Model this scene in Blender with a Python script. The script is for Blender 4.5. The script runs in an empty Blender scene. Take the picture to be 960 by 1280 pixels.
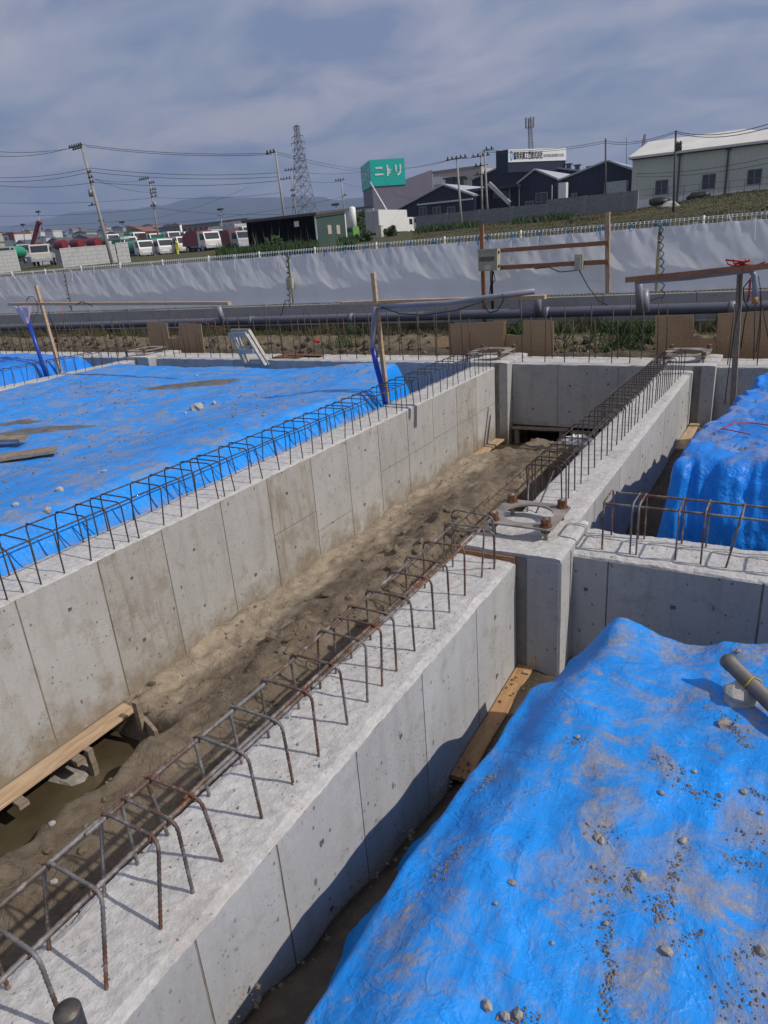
import bpy, bmesh, math, random
from mathutils import Vector, Matrix, noise as NZ

# ------------------------------------------------------------------ camera, light, exposure
scene = bpy.context.scene
COL = scene.collection
R0 = (0.866263, 0.494331, -0.072280)     # camera right, down, forward (from the vanishing points)
R1 = (0.118367, -0.343643, -0.931611)
R2 = (-0.485363, 0.798465, -0.356198)
FPX = 869.0
EYE = Vector((0, 0, 2.0))
SUN_EL, SUN_AZ = math.radians(43), math.radians(81)      # azimuth clockwise from +Y

cam_d = bpy.data.cameras.new('camera'); cam = bpy.data.objects.new('camera', cam_d); COL.objects.link(cam)
cam_d.sensor_fit = 'HORIZONTAL'; cam_d.sensor_width = 36; cam_d.lens = FPX / 960 * 36
cam_d.clip_start = 0.05; cam_d.clip_end = 20000
cam.matrix_world = Matrix(((R0[0], -R1[0], -R2[0], 0), (R0[1], -R1[1], -R2[1], 0), (R0[2], -R1[2], -R2[2], 2.0), (0, 0, 0, 1)))
scene.camera = cam

def ray(px, py):
    a, b = (px - 480) / FPX, (py - 640) / FPX
    return Vector((R0[0]*a + R1[0]*b + R2[0], R0[1]*a + R1[1]*b + R2[1], R0[2]*a + R1[2]*b + R2[2]))
def at(px, py, Y):
    d = ray(px, py); return EYE + d * (Y / d.y)
def atX(px, py, X):
    d = ray(px, py); return EYE + d * (X / d.x)
def atZ(px, py, z):
    d = ray(px, py); return EYE + d * ((z - 2.0) / d.z)
def proj(p):
    q = Vector(p) - EYE
    z = q.dot(Vector(R2)); return 480 + FPX * q.dot(Vector(R0)) / z, 640 + FPX * q.dot(Vector(R1)) / z

sun_d = bpy.data.lights.new('sun', 'SUN'); sun = bpy.data.objects.new('sun', sun_d); COL.objects.link(sun)
sun_d.energy = 3.6; sun_d.angle = math.radians(0.53); sun_d.color = (1.0, 0.93, 0.84)
sdir = Vector((math.sin(SUN_AZ) * math.cos(SUN_EL), math.cos(SUN_AZ) * math.cos(SUN_EL), math.sin(SUN_EL)))
sun.rotation_euler = sdir.to_track_quat('Z', 'Y').to_euler()
sun.location = (20, 2, 25)

world = bpy.data.worlds.new('World'); scene.world = world; world.use_nodes = True
wn = world.node_tree; wn.nodes.clear()
def N(t, typ, **kw):
    n = t.nodes.new(typ)
    for k, v in kw.items(): setattr(n, k, v)
    return n
wout = N(wn, 'ShaderNodeOutputWorld'); wbg = N(wn, 'ShaderNodeBackground'); wbg.inputs[1].default_value = 0.1
sky = N(wn, 'ShaderNodeTexSky', sky_type='NISHITA', sun_disc=False, sun_elevation=SUN_EL, sun_rotation=SUN_AZ)
sky.dust_density = 2.0; sky.air_density = 1.0; sky.ozone_density = 2.0
tc = N(wn, 'ShaderNodeTexCoord'); sep = N(wn, 'ShaderNodeSeparateXYZ'); wn.links.new(tc.outputs['Generated'], sep.inputs[0])
zz = N(wn, 'ShaderNodeMath', operation='ADD'); zc = N(wn, 'ShaderNodeMath', operation='MAXIMUM'); zc.inputs[1].default_value = 0.0
wn.links.new(sep.outputs[2], zc.inputs[0]); wn.links.new(zc.outputs[0], zz.inputs[0]); zz.inputs[1].default_value = 0.24
dv = N(wn, 'ShaderNodeVectorMath', operation='DIVIDE'); cmb = N(wn, 'ShaderNodeCombineXYZ')
for i in range(3): wn.links.new(zz.outputs[0], cmb.inputs[i])
wn.links.new(tc.outputs['Generated'], dv.inputs[0]); wn.links.new(cmb.outputs[0], dv.inputs[1])
mp = N(wn, 'ShaderNodeMapping'); mp.inputs['Scale'].default_value = (1.1, 1.3, 0.0); mp.inputs['Rotation'].default_value = (0, 0, 0.5)
wn.links.new(dv.outputs[0], mp.inputs[0])
n1 = N(wn, 'ShaderNodeTexNoise'); n1.inputs['Scale'].default_value = 1.1; n1.inputs['Detail'].default_value = 9; n1.inputs['Roughness'].default_value = 0.52; n1.inputs['Distortion'].default_value = 0.35
wn.links.new(mp.outputs[0], n1.inputs['Vector'])
cr = N(wn, 'ShaderNodeValToRGB'); cr.color_ramp.elements[0].position = 0.30; cr.color_ramp.elements[1].position = 0.62
cr.color_ramp.elements[0].color = (0.45, 0.45, 0.45, 1); cr.color_ramp.elements[1].color = (0.97, 0.97, 0.97, 1)
wn.links.new(n1.outputs[0], cr.inputs[0])
# cloud tone: grey violet with warmer thin parts
n2 = N(wn, 'ShaderNodeTexNoise'); n2.inputs['Scale'].default_value = 1.9; n2.inputs['Detail'].default_value = 9; n2.inputs['Roughness'].default_value = 0.56; n2.inputs['Distortion'].default_value = 0.5
mp2 = N(wn, 'ShaderNodeMapping'); mp2.inputs['Location'].default_value = (3.1, 1.7, 0); mp2.inputs['Scale'].default_value = (1.2, 1.7, 0); mp2.inputs['Rotation'].default_value = (0, 0, 0.35)
wn.links.new(dv.outputs[0], mp2.inputs[0]); wn.links.new(mp2.outputs[0], n2.inputs['Vector'])
cc = N(wn, 'ShaderNodeValToRGB'); e = cc.color_ramp.elements
CLOUD_K = 1.0
e[0].position = 0.36; e[0].color = (1.95, 2.5, 4.1, 1); e[1].position = 0.62; e[1].color = (5.3, 5.0, 5.6, 1)
wn.links.new(n2.outputs[0], cc.inputs[0])
mx = N(wn, 'ShaderNodeMix', data_type='RGBA'); wn.links.new(cr.outputs[0], mx.inputs[0]); wn.links.new(sky.outputs[0], mx.inputs[6]); wn.links.new(cc.outputs[0], mx.inputs[7])
# thin pale streak of high cloud, upper left
_n = ray(60, 52).cross(ray(300, -4)).normalized()
dd = N(wn, 'ShaderNodeVectorMath', operation='DOT_PRODUCT'); dd.inputs[1].default_value = _n; wn.links.new(tc.outputs['Generated'], dd.inputs[0])
n3 = N(wn, 'ShaderNodeTexNoise'); n3.inputs['Scale'].default_value = 5; n3.inputs['Detail'].default_value = 6; wn.links.new(tc.outputs['Generated'], n3.inputs['Vector'])
def M2(op, a, b):
    m = N(wn, 'ShaderNodeMath', operation=op)
    for v, i in ((a, 0), (b, 1)):
        if isinstance(v, (int, float)): m.inputs[i].default_value = v
        else: wn.links.new(v, m.inputs[i])
    return m.outputs[0]
off = M2('ABSOLUTE', M2('ADD', dd.outputs['Value'], M2('MULTIPLY', M2('SUBTRACT', n3.outputs[0], 0.5), 0.05)), 0.0)
sr = N(wn, 'ShaderNodeValToRGB'); sr.color_ramp.elements[0].position = 0.0; sr.color_ramp.elements[0].color = (0.5, 0.5, 0.5, 1); sr.color_ramp.elements[1].position = 0.022; sr.color_ramp.elements[1].color = (0, 0, 0, 1)
wn.links.new(off, sr.inputs[0])
mx2 = N(wn, 'ShaderNodeMix', data_type='RGBA'); wn.links.new(M2('MULTIPLY', sr.outputs[0], n3.outputs[0]), mx2.inputs[0]); wn.links.new(mx.outputs[2], mx2.inputs[6]); mx2.inputs[7].default_value = (5.6, 5.6, 6.6, 1)
wn.links.new(mx2.outputs[2], wbg.inputs[0]); wn.links.new(wbg.outputs[0], wout.inputs[0])

scene.view_settings.view_transform = 'Standard'; scene.view_settings.look = 'None'
scene.view_settings.exposure = 0.0; scene.view_settings.gamma = 1.0; scene.view_settings.use_curve_mapping = False
scene.render.engine = 'CYCLES'
scene.cycles.use_denoising = True
scene.cycles.max_bounces = 6; scene.cycles.transparent_max_bounces = 8; scene.cycles.volume_bounces = 0

# ------------------------------------------------------------------ helpers
RND = random.Random(7)
def fbm(x, y, z=0.0, o=4): return NZ.fractal(Vector((x, y, z)), 1.0, 2.0, o)     # about -1..1
def sstep(a, b, x):
    t = max(0.0, min(1.0, (x - a) / (b - a))) if a != b else float(x > a)
    return t * t * (3 - 2 * t)
def lerp(a, b, t): return a + (b - a) * t

def rootloc(o):
    v = Vector((0, 0, 0))
    while o is not None: v += o.location; o = o.parent
    return v
def thing(name, label, cat, loc=(0, 0, 0), group=None, rotz=0.0):
    o = bpy.data.objects.new(name, None); COL.objects.link(o); o.location = loc; o.rotation_euler = (0, 0, rotz)
    o.empty_display_size = 0.2
    return tag(o, label, cat, group)
def tag(o, label, cat, group=None):
    o['label'] = label; o['category'] = cat; o['kind'] = 'thing'
    if group: o['group'] = group
    return o
def kind(o, k): o['kind'] = k; return o
def inst(src, parent=None, loc=None, rot=None, scale=None, name=None):
    o = src.copy(); COL.objects.link(o); o.parent = parent
    if name: o.name = name
    if loc is not None: o.location = loc
    if rot is not None: o.rotation_euler = rot
    if scale is not None: o.scale = scale
    return o
def copy_tree(o, parent=None):
    c = o.copy(); COL.objects.link(c); c.parent = parent
    for ch in list(o.children): copy_tree(ch, c)
    return c

class MB:
    def __init__(s): s.v = []; s.f = []; s.m = []
    def add(s, vs, fs, m=0):
        b = len(s.v); s.v += [tuple(p) for p in vs]
        for f in fs: s.f.append([b + i for i in f]); s.m.append(m)
        return s
    def box(s, x0, x1, y0, y1, z0, z1, m=0):
        return s.add([(x0,y0,z0),(x1,y0,z0),(x1,y1,z0),(x0,y1,z0),(x0,y0,z1),(x1,y0,z1),(x1,y1,z1),(x0,y1,z1)],
                     [(0,3,2,1),(4,5,6,7),(0,1,5,4),(1,2,6,5),(2,3,7,6),(3,0,4,7)], m)
    def bar(s, a, b, w, h, m=0, up=(0, 0, 1)):              # rectangular bar from a to b
        a, b = Vector(a), Vector(b); d = (b - a).normalized(); u = Vector(up)
        if abs(d.dot(u)) > 0.98: u = Vector((0, 1, 0))
        sd = d.cross(u).normalized() * (w / 2); u2 = sd.cross(d).normalized() * (h / 2)
        vs = [p + i * sd + j * u2 for p in (a, b) for i, j in ((-1,-1),(1,-1),(1,1),(-1,1))]
        return s.add(vs, [(0,1,2,3),(7,6,5,4),(0,4,5,1),(1,5,6,2),(2,6,7,3),(3,7,4,0)], m)
    def tube(s, pts, r, n=6, m=0, cap=True):
        pts = [Vector(p) for p in pts]; rs = r if isinstance(r, (list, tuple)) else [r] * len(pts)
        prev = None; vs = []; fs = []
        for i, p in enumerate(pts):
            d = (pts[min(i + 1, len(pts) - 1)] - pts[max(i - 1, 0)]).normalized()
            if prev is None:
                u = Vector((0, 0, 1)) if abs(d.z) < 0.9 else Vector((0, 1, 0))
                prev = d.cross(u).normalized()
            a = (prev - d * prev.dot(d)).normalized(); b = d.cross(a); prev = a
            for k in range(n):
                t = 2 * math.pi * k / n
                vs.append(p + (a * math.cos(t) + b * math.sin(t)) * rs[i])
        for i in range(len(pts) - 1):
            for k in range(n):
                k2 = (k + 1) % n
                fs.append((i*n + k, i*n + k2, (i+1)*n + k2, (i+1)*n + k))
        if cap:
            fs.append(tuple(range(n - 1, -1, -1))); fs.append(tuple((len(pts)-1)*n + k for k in range(n)))
        return s.add(vs, fs, m)
    def rebar(s, pts, r, n=6, step=0.0095, m=0):             # ribbed bar
        pts = [Vector(p) for p in pts]; out = [pts[0]]
        for a, b in zip(pts, pts[1:]):
            k = max(1, int((b - a).length / step))
            for i in range(1, k + 1): out.append(a.lerp(b, i / k))
        return s.tube(out, [r * (1.16 if i % 2 else 0.90) for i in range(len(out))], n, m)
    def prism(s, poly, axis, t0, t1, m=0):                   # polygon (2-D) extruded along an axis
        def P(a, b, t): return {'x': (t, a, b), 'y': (a, t, b), 'z': (a, b, t)}[axis]
        n = len(poly); vs = [P(a, b, t0) for a, b in poly] + [P(a, b, t1) for a, b in poly]
        fs = [tuple(range(n)), tuple(range(2*n - 1, n - 1, -1))] + [(i, i + n, (i+1) % n + n, (i+1) % n) for i in range(n)]
        return s.add(vs, fs, m)
    def rock(s, c, size, rnd, flat=0.7, sub=1, m=0):
        bm = bmesh.new(); bmesh.ops.create_icosphere(bm, subdivisions=sub, radius=1.0)
        o = Vector((rnd.uniform(-50, 50), rnd.uniform(-50, 50), 0)); a = rnd.uniform(0, 6.28)
        sx, sy = rnd.uniform(0.75, 1.25), rnd.uniform(0.6, 1.0); ca, sa = math.cos(a), math.sin(a)
        vs = []
        for v in bm.verts:
            q = v.co * (1 + 0.33 * NZ.noise(v.co * 1.3 + o) + 0.2 * NZ.noise(v.co * 3 + o)); x, y, z = q.x * sx, q.y * sy, q.z * flat
            vs.append((c[0] + size * (x * ca - y * sa), c[1] + size * (x * sa + y * ca), c[2] + size * z))
        fs = [tuple(v.index for v in f.verts) for f in bm.faces]; bm.free()
        return s.add(vs, fs, m)
    def crumb(s, c, size, rnd, m=0):                         # 6-vertex irregular crumb
        a = rnd.uniform(0, 6.28); vs = []
        for dx, dy, dz in ((1,0,0),(0,1,0),(-1,0,0),(0,-1,0),(0,0,.8),(0,0,-.5)):
            k = size * rnd.uniform(0.6, 1.3); x, y = dx * k, dy * k * 0.8
            vs.append((c[0] + x*math.cos(a) - y*math.sin(a), c[1] + x*math.sin(a) + y*math.cos(a), c[2] + dz * size * rnd.uniform(.5, 1.1)))
        return s.add(vs, [(0,1,4),(1,2,4),(2,3,4),(3,0,4),(1,0,5),(2,1,5),(3,2,5),(0,3,5)], m)
    def grid(s, fn, nu, nv, m=0, flip=False):
        vs = [fn(i / nu, j / nv) for j in range(nv + 1) for i in range(nu + 1)]
        w = nu + 1; fs = []
        for j in range(nv):
            for i in range(nu):
                q = (j*w + i, j*w + i + 1, (j+1)*w + i + 1, (j+1)*w + i)
                fs.append(q[::-1] if flip else q)
        return s.add(vs, fs, m)
    def build(s, name, mats, parent=None, smooth=False, world=True):
        me = bpy.data.meshes.new(name)
        off = rootloc(parent) if (parent is not None and world) else Vector((0, 0, 0))
        me.from_pydata([(x - off.x, y - off.y, z - off.z) for x, y, z in s.v], [], s.f)
        for mt in (mats if isinstance(mats, (list, tuple)) else [mats]): me.materials.append(mt)
        if any(s.m): me.polygons.foreach_set('material_index', s.m)
        if smooth: me.polygons.foreach_set('use_smooth', [True] * len(s.f))
        me.update()
        o = bpy.data.objects.new(name, me); COL.objects.link(o); o.parent = parent
        return o

# ------------------------------------------------------------------ materials
def srgb(r, g, b):
    f = lambda c: c / 12.92 if c <= 0.04045 else ((c + 0.055) / 1.055) ** 2.4
    return (f(r / 255), f(g / 255), f(b / 255), 1)
def rgba(c): return tuple(c) + (1,) if len(c) == 3 else tuple(c)
class Mat:
    """small node-graph builder round a Principled BSDF"""
    def __init__(s, name, rough=0.8, metal=0.0, spec=0.5):
        s.m = bpy.data.materials.new(name); s.m.use_nodes = True; s.t = s.m.node_tree; s.p = s.t.nodes['Principled BSDF']
        s.p.inputs['Roughness'].default_value = rough; s.p.inputs['Metallic'].default_value = metal
        s.p.inputs['Specular IOR Level'].default_value = spec
        s.geo = N(s.t, 'ShaderNodeNewGeometry'); s.pos = s.geo.outputs['Position']
    def link(s, a, b): s.t.links.new(a, b); return s
    def vec(s, scale=(1, 1, 1), rot=(0, 0, 0), obj=False, src=None):
        mp = N(s.t, 'ShaderNodeMapping'); mp.inputs['Scale'].default_value = scale; mp.inputs['Rotation'].default_value = rot
        if src is None: src = N(s.t, 'ShaderNodeTexCoord').outputs['Object'] if obj else s.pos
        s.link(src, mp.inputs[0]); return mp.outputs[0]
    def noise(s, scale, detail=5, rough=0.55, v=None, dist=0.0):
        n = N(s.t, 'ShaderNodeTexNoise'); n.inputs['Scale'].default_value = scale; n.inputs['Detail'].default_value = detail
        n.inputs['Roughness'].default_value = rough; n.inputs['Distortion'].default_value = dist
        s.link(v if v is not None else s.pos, n.inputs['Vector']); return n.outputs[0]
    def voro(s, scale, v=None, feature='F1', out=0):
        n = N(s.t, 'ShaderNodeTexVoronoi', feature=feature); n.inputs['Scale'].default_value = scale
        s.link(v if v is not None else s.pos, n.inputs['Vector']); return n.outputs[out]
    def ramp(s, f, *stops):
        r = N(s.t, 'ShaderNodeValToRGB'); el = r.color_ramp.elements
        while len(el) < len(stops): el.new(0.5)
        for e_, (p, c) in zip(el, stops): e_.position = p; e_.color = rgba(c) if isinstance(c, (tuple, list)) else (c, c, c, 1)
        s.link(f, r.inputs[0]); return r.outputs[0]
    def mix(s, f, a, b, mode='MIX'):
        m = N(s.t, 'ShaderNodeMix', data_type='RGBA', blend_type=mode)
        for v, i in ((f, 0), (a, 6), (b, 7)):
            if isinstance(v, (int, float)): m.inputs[i].default_value = v if i == 0 else (v, v, v, 1)
            elif isinstance(v, (tuple, list)): m.inputs[i].default_value = rgba(v)
            else: s.link(v, m.inputs[i])
        return m.outputs[2]
    def math(s, op, a, b=0.0):
        m = N(s.t, 'ShaderNodeMath', operation=op)
        for v, i in ((a, 0), (b, 1)):
            if isinstance(v, (int, float)): m.inputs[i].default_value = v
            else: s.link(v, m.inputs[i])
        return m.outputs[0]
    def color(s, c):
        if isinstance(c, (tuple, list)): s.p.inputs['Base Color'].default_value = rgba(c)
        else: s.link(c, s.p.inputs['Base Color'])
        return s
    def rough(s, r): s.link(r, s.p.inputs['Roughness']); return s
    def bump(s, h, strength=0.3, dist=0.01, after=None):
        b = N(s.t, 'ShaderNodeBump'); b.inputs['Strength'].default_value = strength; b.inputs['Distance'].default_value = dist
        s.link(h, b.inputs['Height'])
        if after is not None: s.link(after, b.inputs['Normal'])
        s.link(b.outputs[0], s.p.inputs['Normal']); s.last = b.outputs[0]; return s

def simple(name, c, rough=0.7, var=0.15, scale=3.0, metal=0.0, bump=0.0, bscale=40.0, spec=0.5, obj=False):
    m = Mat(name, rough, metal, spec); v = m.vec(obj=obj) if obj else None
    lo = tuple(x * (1 - var) for x in c[:3]); hi = tuple(min(1, x * (1 + var)) for x in c[:3])
    m.color(m.ramp(m.noise(scale, 5, 0.6, v), (0.3, lo), (0.7, hi)))
    if bump: m.bump(m.noise(bscale, 4, 0.6, v), bump, 0.01)
    return m.m

def concrete_side(name, base, stain, amount, streak=0.5):
    m = Mat(name, 0.82, 0, 0.3)
    big = m.noise(1.3, 6, 0.6); fine = m.noise(28, 5, 0.65); st = m.noise(3.0, 6, 0.6, m.vec((3.2, 3.2, 0.5)))
    c = m.ramp(big, (0.3, tuple(x * 0.82 for x in base)), (0.7, tuple(x * 1.12 for x in base)))
    c = m.mix(0.35, c, m.ramp(fine, (0.3, tuple(x * 0.8 for x in base)), (0.75, tuple(x * 1.15 for x in base))))
    c = m.mix(m.math('MULTIPLY', m.ramp(st, (0.5, 0.0), (0.66, 1.0)), streak), c, stain)
    blot = m.ramp(m.noise(5.5, 8, 0.68), (0.56 - amount * 0.14, 0.0), (0.64, 1.0))
    c = m.mix(m.math('MULTIPLY', blot, 0.35 + amount * 0.4), c, tuple(x * 0.92 for x in stain))
    # pits (bug holes) and small rust flecks
    sz = N(m.t, 'ShaderNodeSeparateXYZ'); m.link(m.pos, sz.inputs[0]); mud = m.ramp(m.math('ADD', m.math('MULTIPLY', sz.outputs[2], -1.0), m.math('MULTIPLY', m.noise(4.5, 7, 0.72), 0.45)), (1.18 - .5, 0.0), (1.45 - .02, 1.0)) if False else m.ramp(m.math('ADD', m.math('MULTIPLY', sz.outputs[2], -0.5), m.math('MULTIPLY', m.noise(4.5, 7, 0.72), 0.5)), (0.72, 0.0), (0.86, 0.85))
    c = m.mix(mud, c, (0.21, 0.165, 0.11))
    pm = m.ramp(m.noise(3.2, 4, 0.6), (0.44, 0.0), (0.56, 1.0))
    pit = m.math('MULTIPLY', m.ramp(m.voro(17, m.vec((1, 1, 0.75))), (0.09, 1.0), (0.16, 0.0)), pm)
    pit2 = m.math('MULTIPLY', m.ramp(m.voro(42, m.vec((1, 1, 0.8))), (0.14, 1.0), (0.24, 0.0)), m.ramp(m.noise(2.3, 5, 0.7), (0.46, 0.0), (0.58, 1.0)))
    pit = m.math('MAXIMUM', pit, m.math('MULTIPLY', pit2, 0.65))
    grain = m.noise(140, 3, 0.8); c = m.mix(m.ramp(grain, (0.60, 0.0), (0.70, 0.45)), c, tuple(x * 0.45 for x in base)); c = m.mix(m.ramp(grain, (0.30, 0.4), (0.40, 0.0)), c, tuple(min(1, x * 1.3) for x in base))
    c = m.mix(m.math('MULTIPLY', pit, 0.75), c, (0.10, 0.085, 0.07))
    fl = m.ramp(m.voro(6.5, m.vec((1, 1, 0.55))), (0.045, 1.0), (0.09, 0.0))
    c = m.mix(m.math('MULTIPLY', fl, 0.8), c, (0.13, 0.075, 0.05))
    m.color(c)
    h = m.math('SUBTRACT', m.math('ADD', m.math('MULTIPLY', fine, 0.4), m.math('MULTIPLY', big, 0.4)), m.math('MULTIPLY', pit, 1.2))
    m.bump(h, 0.35, 0.006)
    return m.m
MC = concrete_side('formed_concrete', (0.40, 0.395, 0.38), (0.27, 0.235, 0.19), 0.0, 0.35)
MC2 = concrete_side('stained_concrete', (0.385, 0.372, 0.345), (0.24, 0.195, 0.145), 0.45, 0.7)
MC3 = concrete_side('pale_concrete', (0.44, 0.435, 0.42), (0.30, 0.265, 0.22), 0.1, 0.35)
SEAM = simple('stained_seam_concrete', (0.235, 0.195, 0.15), 0.9, 0.3, 9, bump=0.3)
STRIP = simple('dark_joint_concrete', (0.19, 0.17, 0.14), 0.9, 0.3, 7, bump=0.3)
def concrete_top():
    m = Mat('rough_concrete_top', 0.9, 0, 0.25)
    a = m.noise(2.2, 6, 0.62); b = m.noise(22, 6, 0.7); v = m.voro(34); v2 = m.voro(11)
    c = m.ramp(a, (0.3, (0.42, 0.41, 0.395)), (0.7, (0.56, 0.55, 0.535)))
    c = m.mix(0.45, c, m.ramp(b, (0.32, (0.33, 0.315, 0.29)), (0.62, (0.66, 0.65, 0.63))))
    c = m.mix(m.ramp(m.noise(7, 6, 0.7), (0.6, 0.0), (0.72, 0.55)), c, (0.27, 0.225, 0.17))
    holes = m.math('MULTIPLY', m.ramp(v, (0.10, 1.0), (0.2, 0.0)), m.ramp(m.noise(3.5, 5, 0.7), (0.48, 0.0), (0.60, 1.0)))
    c = m.mix(m.math('MULTIPLY', holes, 0.6), c, (0.15, 0.13, 0.11))
    c = m.mix(m.ramp(m.noise(1.7, 7, 0.7), (0.54, 0.0), (0.66, 0.5)), c, (0.34, 0.30, 0.245)); m.color(c)
    h = m.math('SUBTRACT', m.math('ADD', b, m.math('MULTIPLY', m.noise(75, 3), 0.5)), m.math('MULTIPLY', holes, 1.0))
    h = m.math('ADD', h, m.math('MULTIPLY', m.ramp(v2, (0.0, 1.0), (0.35, 0.0)), 0.6))
    m.bump(h, 0.6, 0.014); return m.m
MT = concrete_top()
def tarp_mat(name, dirt=1.0, base=(0.005, 0.275, 0.84), dust=0.3):
    m = Mat(name, 0.48, 0, 0.3)
    sep = N(m.t, 'ShaderNodeSeparateXYZ'); m.link(m.geo.outputs['Normal'], sep.inputs[0])
    flat = m.ramp(sep.outputs[2], (0.62, 0.0), (0.93, 1.0))
    a = m.noise(0.9, 8, 0.66, dist=0.5); b = m.noise(3.6, 9, 0.74, dist=0.7); f = m.noise(32, 5, 0.75); lo = m.noise(0.55, 3, 0.5)
    blue = m.ramp(m.noise(2.2, 4), (0.3, tuple(x * 0.82 for x in base)), (0.7, tuple(min(1, x * 1.12) for x in base)))
    film = m.math('MULTIPLY', m.math('MULTIPLY', m.ramp(b, (0.36, 0.15), (0.62, 1.0)), m.ramp(a, (0.34, 0.25), (0.62, 1.0))), flat)
    blue = m.mix(m.math('MULTIPLY', film, dust), blue, (0.25, 0.31, 0.38))                     # thin dried dust film
    pale = m.ramp(m.noise(6.5, 8, 0.75, m.vec((1, 2.6, 1), (0, 0, 0.5))), (0.56, 0.0), (0.66, 1.0))
    blue = m.mix(m.math('MULTIPLY', pale, 0.28), blue, (0.08, 0.34, 0.76))                     # scuffed, bleached creases
    m1 = m.ramp(m.math('ADD', m.math('MULTIPLY', a, 0.65), m.math('MULTIPLY', lo, 0.35)), (0.455, 0.0), (0.51, 1.0)); m2 = m.ramp(b, (0.475, 0.0), (0.545, 1.0)); m3 = m.ramp(f, (0.36, 0.45), (0.58, 1.0))
    d = m.math('MULTIPLY', m.math('MULTIPLY', m.math('MULTIPLY', m1, m2), m3), flat)
    spk = m.math('MULTIPLY', m.math('MULTIPLY', m.ramp(f, (0.60, 0.0), (0.66, 1.0)), m.ramp(b, (0.42, 0.0), (0.52, 1.0))), flat)
    d = m.math('MINIMUM', m.math('MULTIPLY', m.math('ADD', d, m.math('MULTIPLY', spk, 0.5)), dirt), 0.88)
    dc = m.ramp(f, (0.3, (0.20, 0.175, 0.145)), (0.7, (0.36, 0.325, 0.285)))
    m.color(m.mix(d, blue, dc)); m.rough(m.math('MINIMUM', m.math('ADD', m.math('ADD', m.math('MULTIPLY', d, 0.45), m.math('MULTIPLY', film, 0.25)), 0.42), 0.95))
    wv = m.math('ADD', m.noise(7, 5, 0.6, m.vec((1, 3.2, 1), (0, 0, 0.6)), 0.8), m.math('MULTIPLY', m.noise(26, 3, 0.6), 0.35))
    cr_ = m.math('ABSOLUTE', m.math('SUBTRACT', m.noise(2.6, 6, 0.55, None, 0.5), 0.5))
    fine_cr = m.ramp(cr_, (0.0, 1.0), (0.035, 0.0)); cr2 = m.math('ABSOLUTE', m.math('SUBTRACT', m.noise(5.0, 4, 0.5, m.vec((1, 1.8, 1), (0, 0, 1.0)), 0.3), 0.5)); fine_cr = m.math('ADD', fine_cr, m.math('MULTIPLY', m.ramp(cr2, (0.0, 1.0), (0.03, 0.0)), 0.7))
    vd = N(m.t, 'ShaderNodeTexVoronoi', feature='DISTANCE_TO_EDGE'); vd.inputs['Scale'].default_value = 2.6; dn = m.mix(0.12, m.pos, N(m.t, 'ShaderNodeTexNoise').outputs[1]); m.link(m.vec((1, 1.7, 1), (0, 0, 0.9), src=dn), vd.inputs['Vector'])
    v1 = m.voro(2.6, m.vec((1, 1.7, 1), (0, 0, 0.9), src=dn))
    fine_cr = m.math('ADD', fine_cr, m.math('ADD', m.math('MULTIPLY', m.ramp(vd.outputs[0], (0.0, 1.0), (0.05, 0.0)), 0.5), m.math('MULTIPLY', v1, -1.2)))
    wv = m.math('ADD', m.math('ADD', m.math('MULTIPLY', wv, 0.5), m.math('MULTIPLY', fine_cr, 0.34)), m.math('MULTIPLY', m.noise(14, 4, 0.55, m.vec((3.5, 1, 1), (0, 0, -0.3))), 0.5))
    m.bump(m.math('ADD', wv, m.math('MULTIPLY', d, 0.4)), 0.42, 0.022)
    return m.m
TARP = tarp_mat('blue_tarp', 0.8, dust=0.16)
TARP_D = tarp_mat('muddy_blue_tarp', 0.7, dust=0.36)
TARP_C = tarp_mat('clean_blue_tarp', 0.6, (0.004, 0.215, 0.76), 0.12)
def soil_mat(name, dark, light, wet=0.5):
    m = Mat(name, 0.9, 0, 0.3)
    a = m.noise(1.4, 7, 0.65); b = m.noise(9, 8, 0.72); f = m.noise(55, 4, 0.7)
    c = m.ramp(a, (0.32, dark), (0.52, tuple((x + y) / 2 for x, y in zip(dark, light))), (0.70, light))
    c = m.mix(0.5, c, m.ramp(b, (0.3, tuple(x * 0.7 for x in dark)), (0.7, tuple(x * 1.1 for x in light))))
    c = m.mix(m.ramp(f, (0.62, 0.0), (0.75, 0.35)), c, tuple(min(1, x * 1.6) for x in light)); m.color(c)
    m.rough(m.ramp(a, (0.3, 1 - wet), (0.55, 0.95)))
    m.bump(m.math('ADD', b, m.math('MULTIPLY', f, 0.4)), 0.8, 0.03); return m.m
SOIL = soil_mat('trench_soil', (0.075, 0.055, 0.036), (0.235, 0.185, 0.125), 0.35)
SOIL_P = soil_mat('dry_soil', (0.13, 0.105, 0.075), (0.34, 0.29, 0.215), 0.1)
SOIL_D = soil_mat('dark_soil', (0.05, 0.04, 0.03), (0.15, 0.12, 0.085), 0.3)
def wood_mat(name, lo, hi, rough=0.75):
    m = Mat(name, rough, 0, 0.3)
    g = m.noise(3, 6, 0.6, m.vec((9, 1.2, 9), obj=True), 0.6); k = m.noise(1.5, 3)
    c = m.ramp(g, (0.3, lo), (0.7, hi)); c = m.mix(m.ramp(k, (0.5, 0.0), (0.8, 0.4)), c, tuple(x * 0.6 for x in lo))
    m.color(c); m.bump(g, 0.25, 0.004); return m.m
WOOD = wood_mat('raw_timber', (0.36, 0.24, 0.145), (0.58, 0.43, 0.28))
WOOD_P = wood_mat('orange_timber', (0.33, 0.185, 0.085), (0.50, 0.30, 0.15))
WOOD_O = wood_mat('weathered_timber', (0.17, 0.135, 0.10), (0.33, 0.27, 0.205))
WOOD_R = wood_mat('red_brown_timber', (0.24, 0.11, 0.055), (0.38, 0.20, 0.11))
PLY = wood_mat('plywood', (0.31, 0.195, 0.10), (0.44, 0.30, 0.17))
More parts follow.
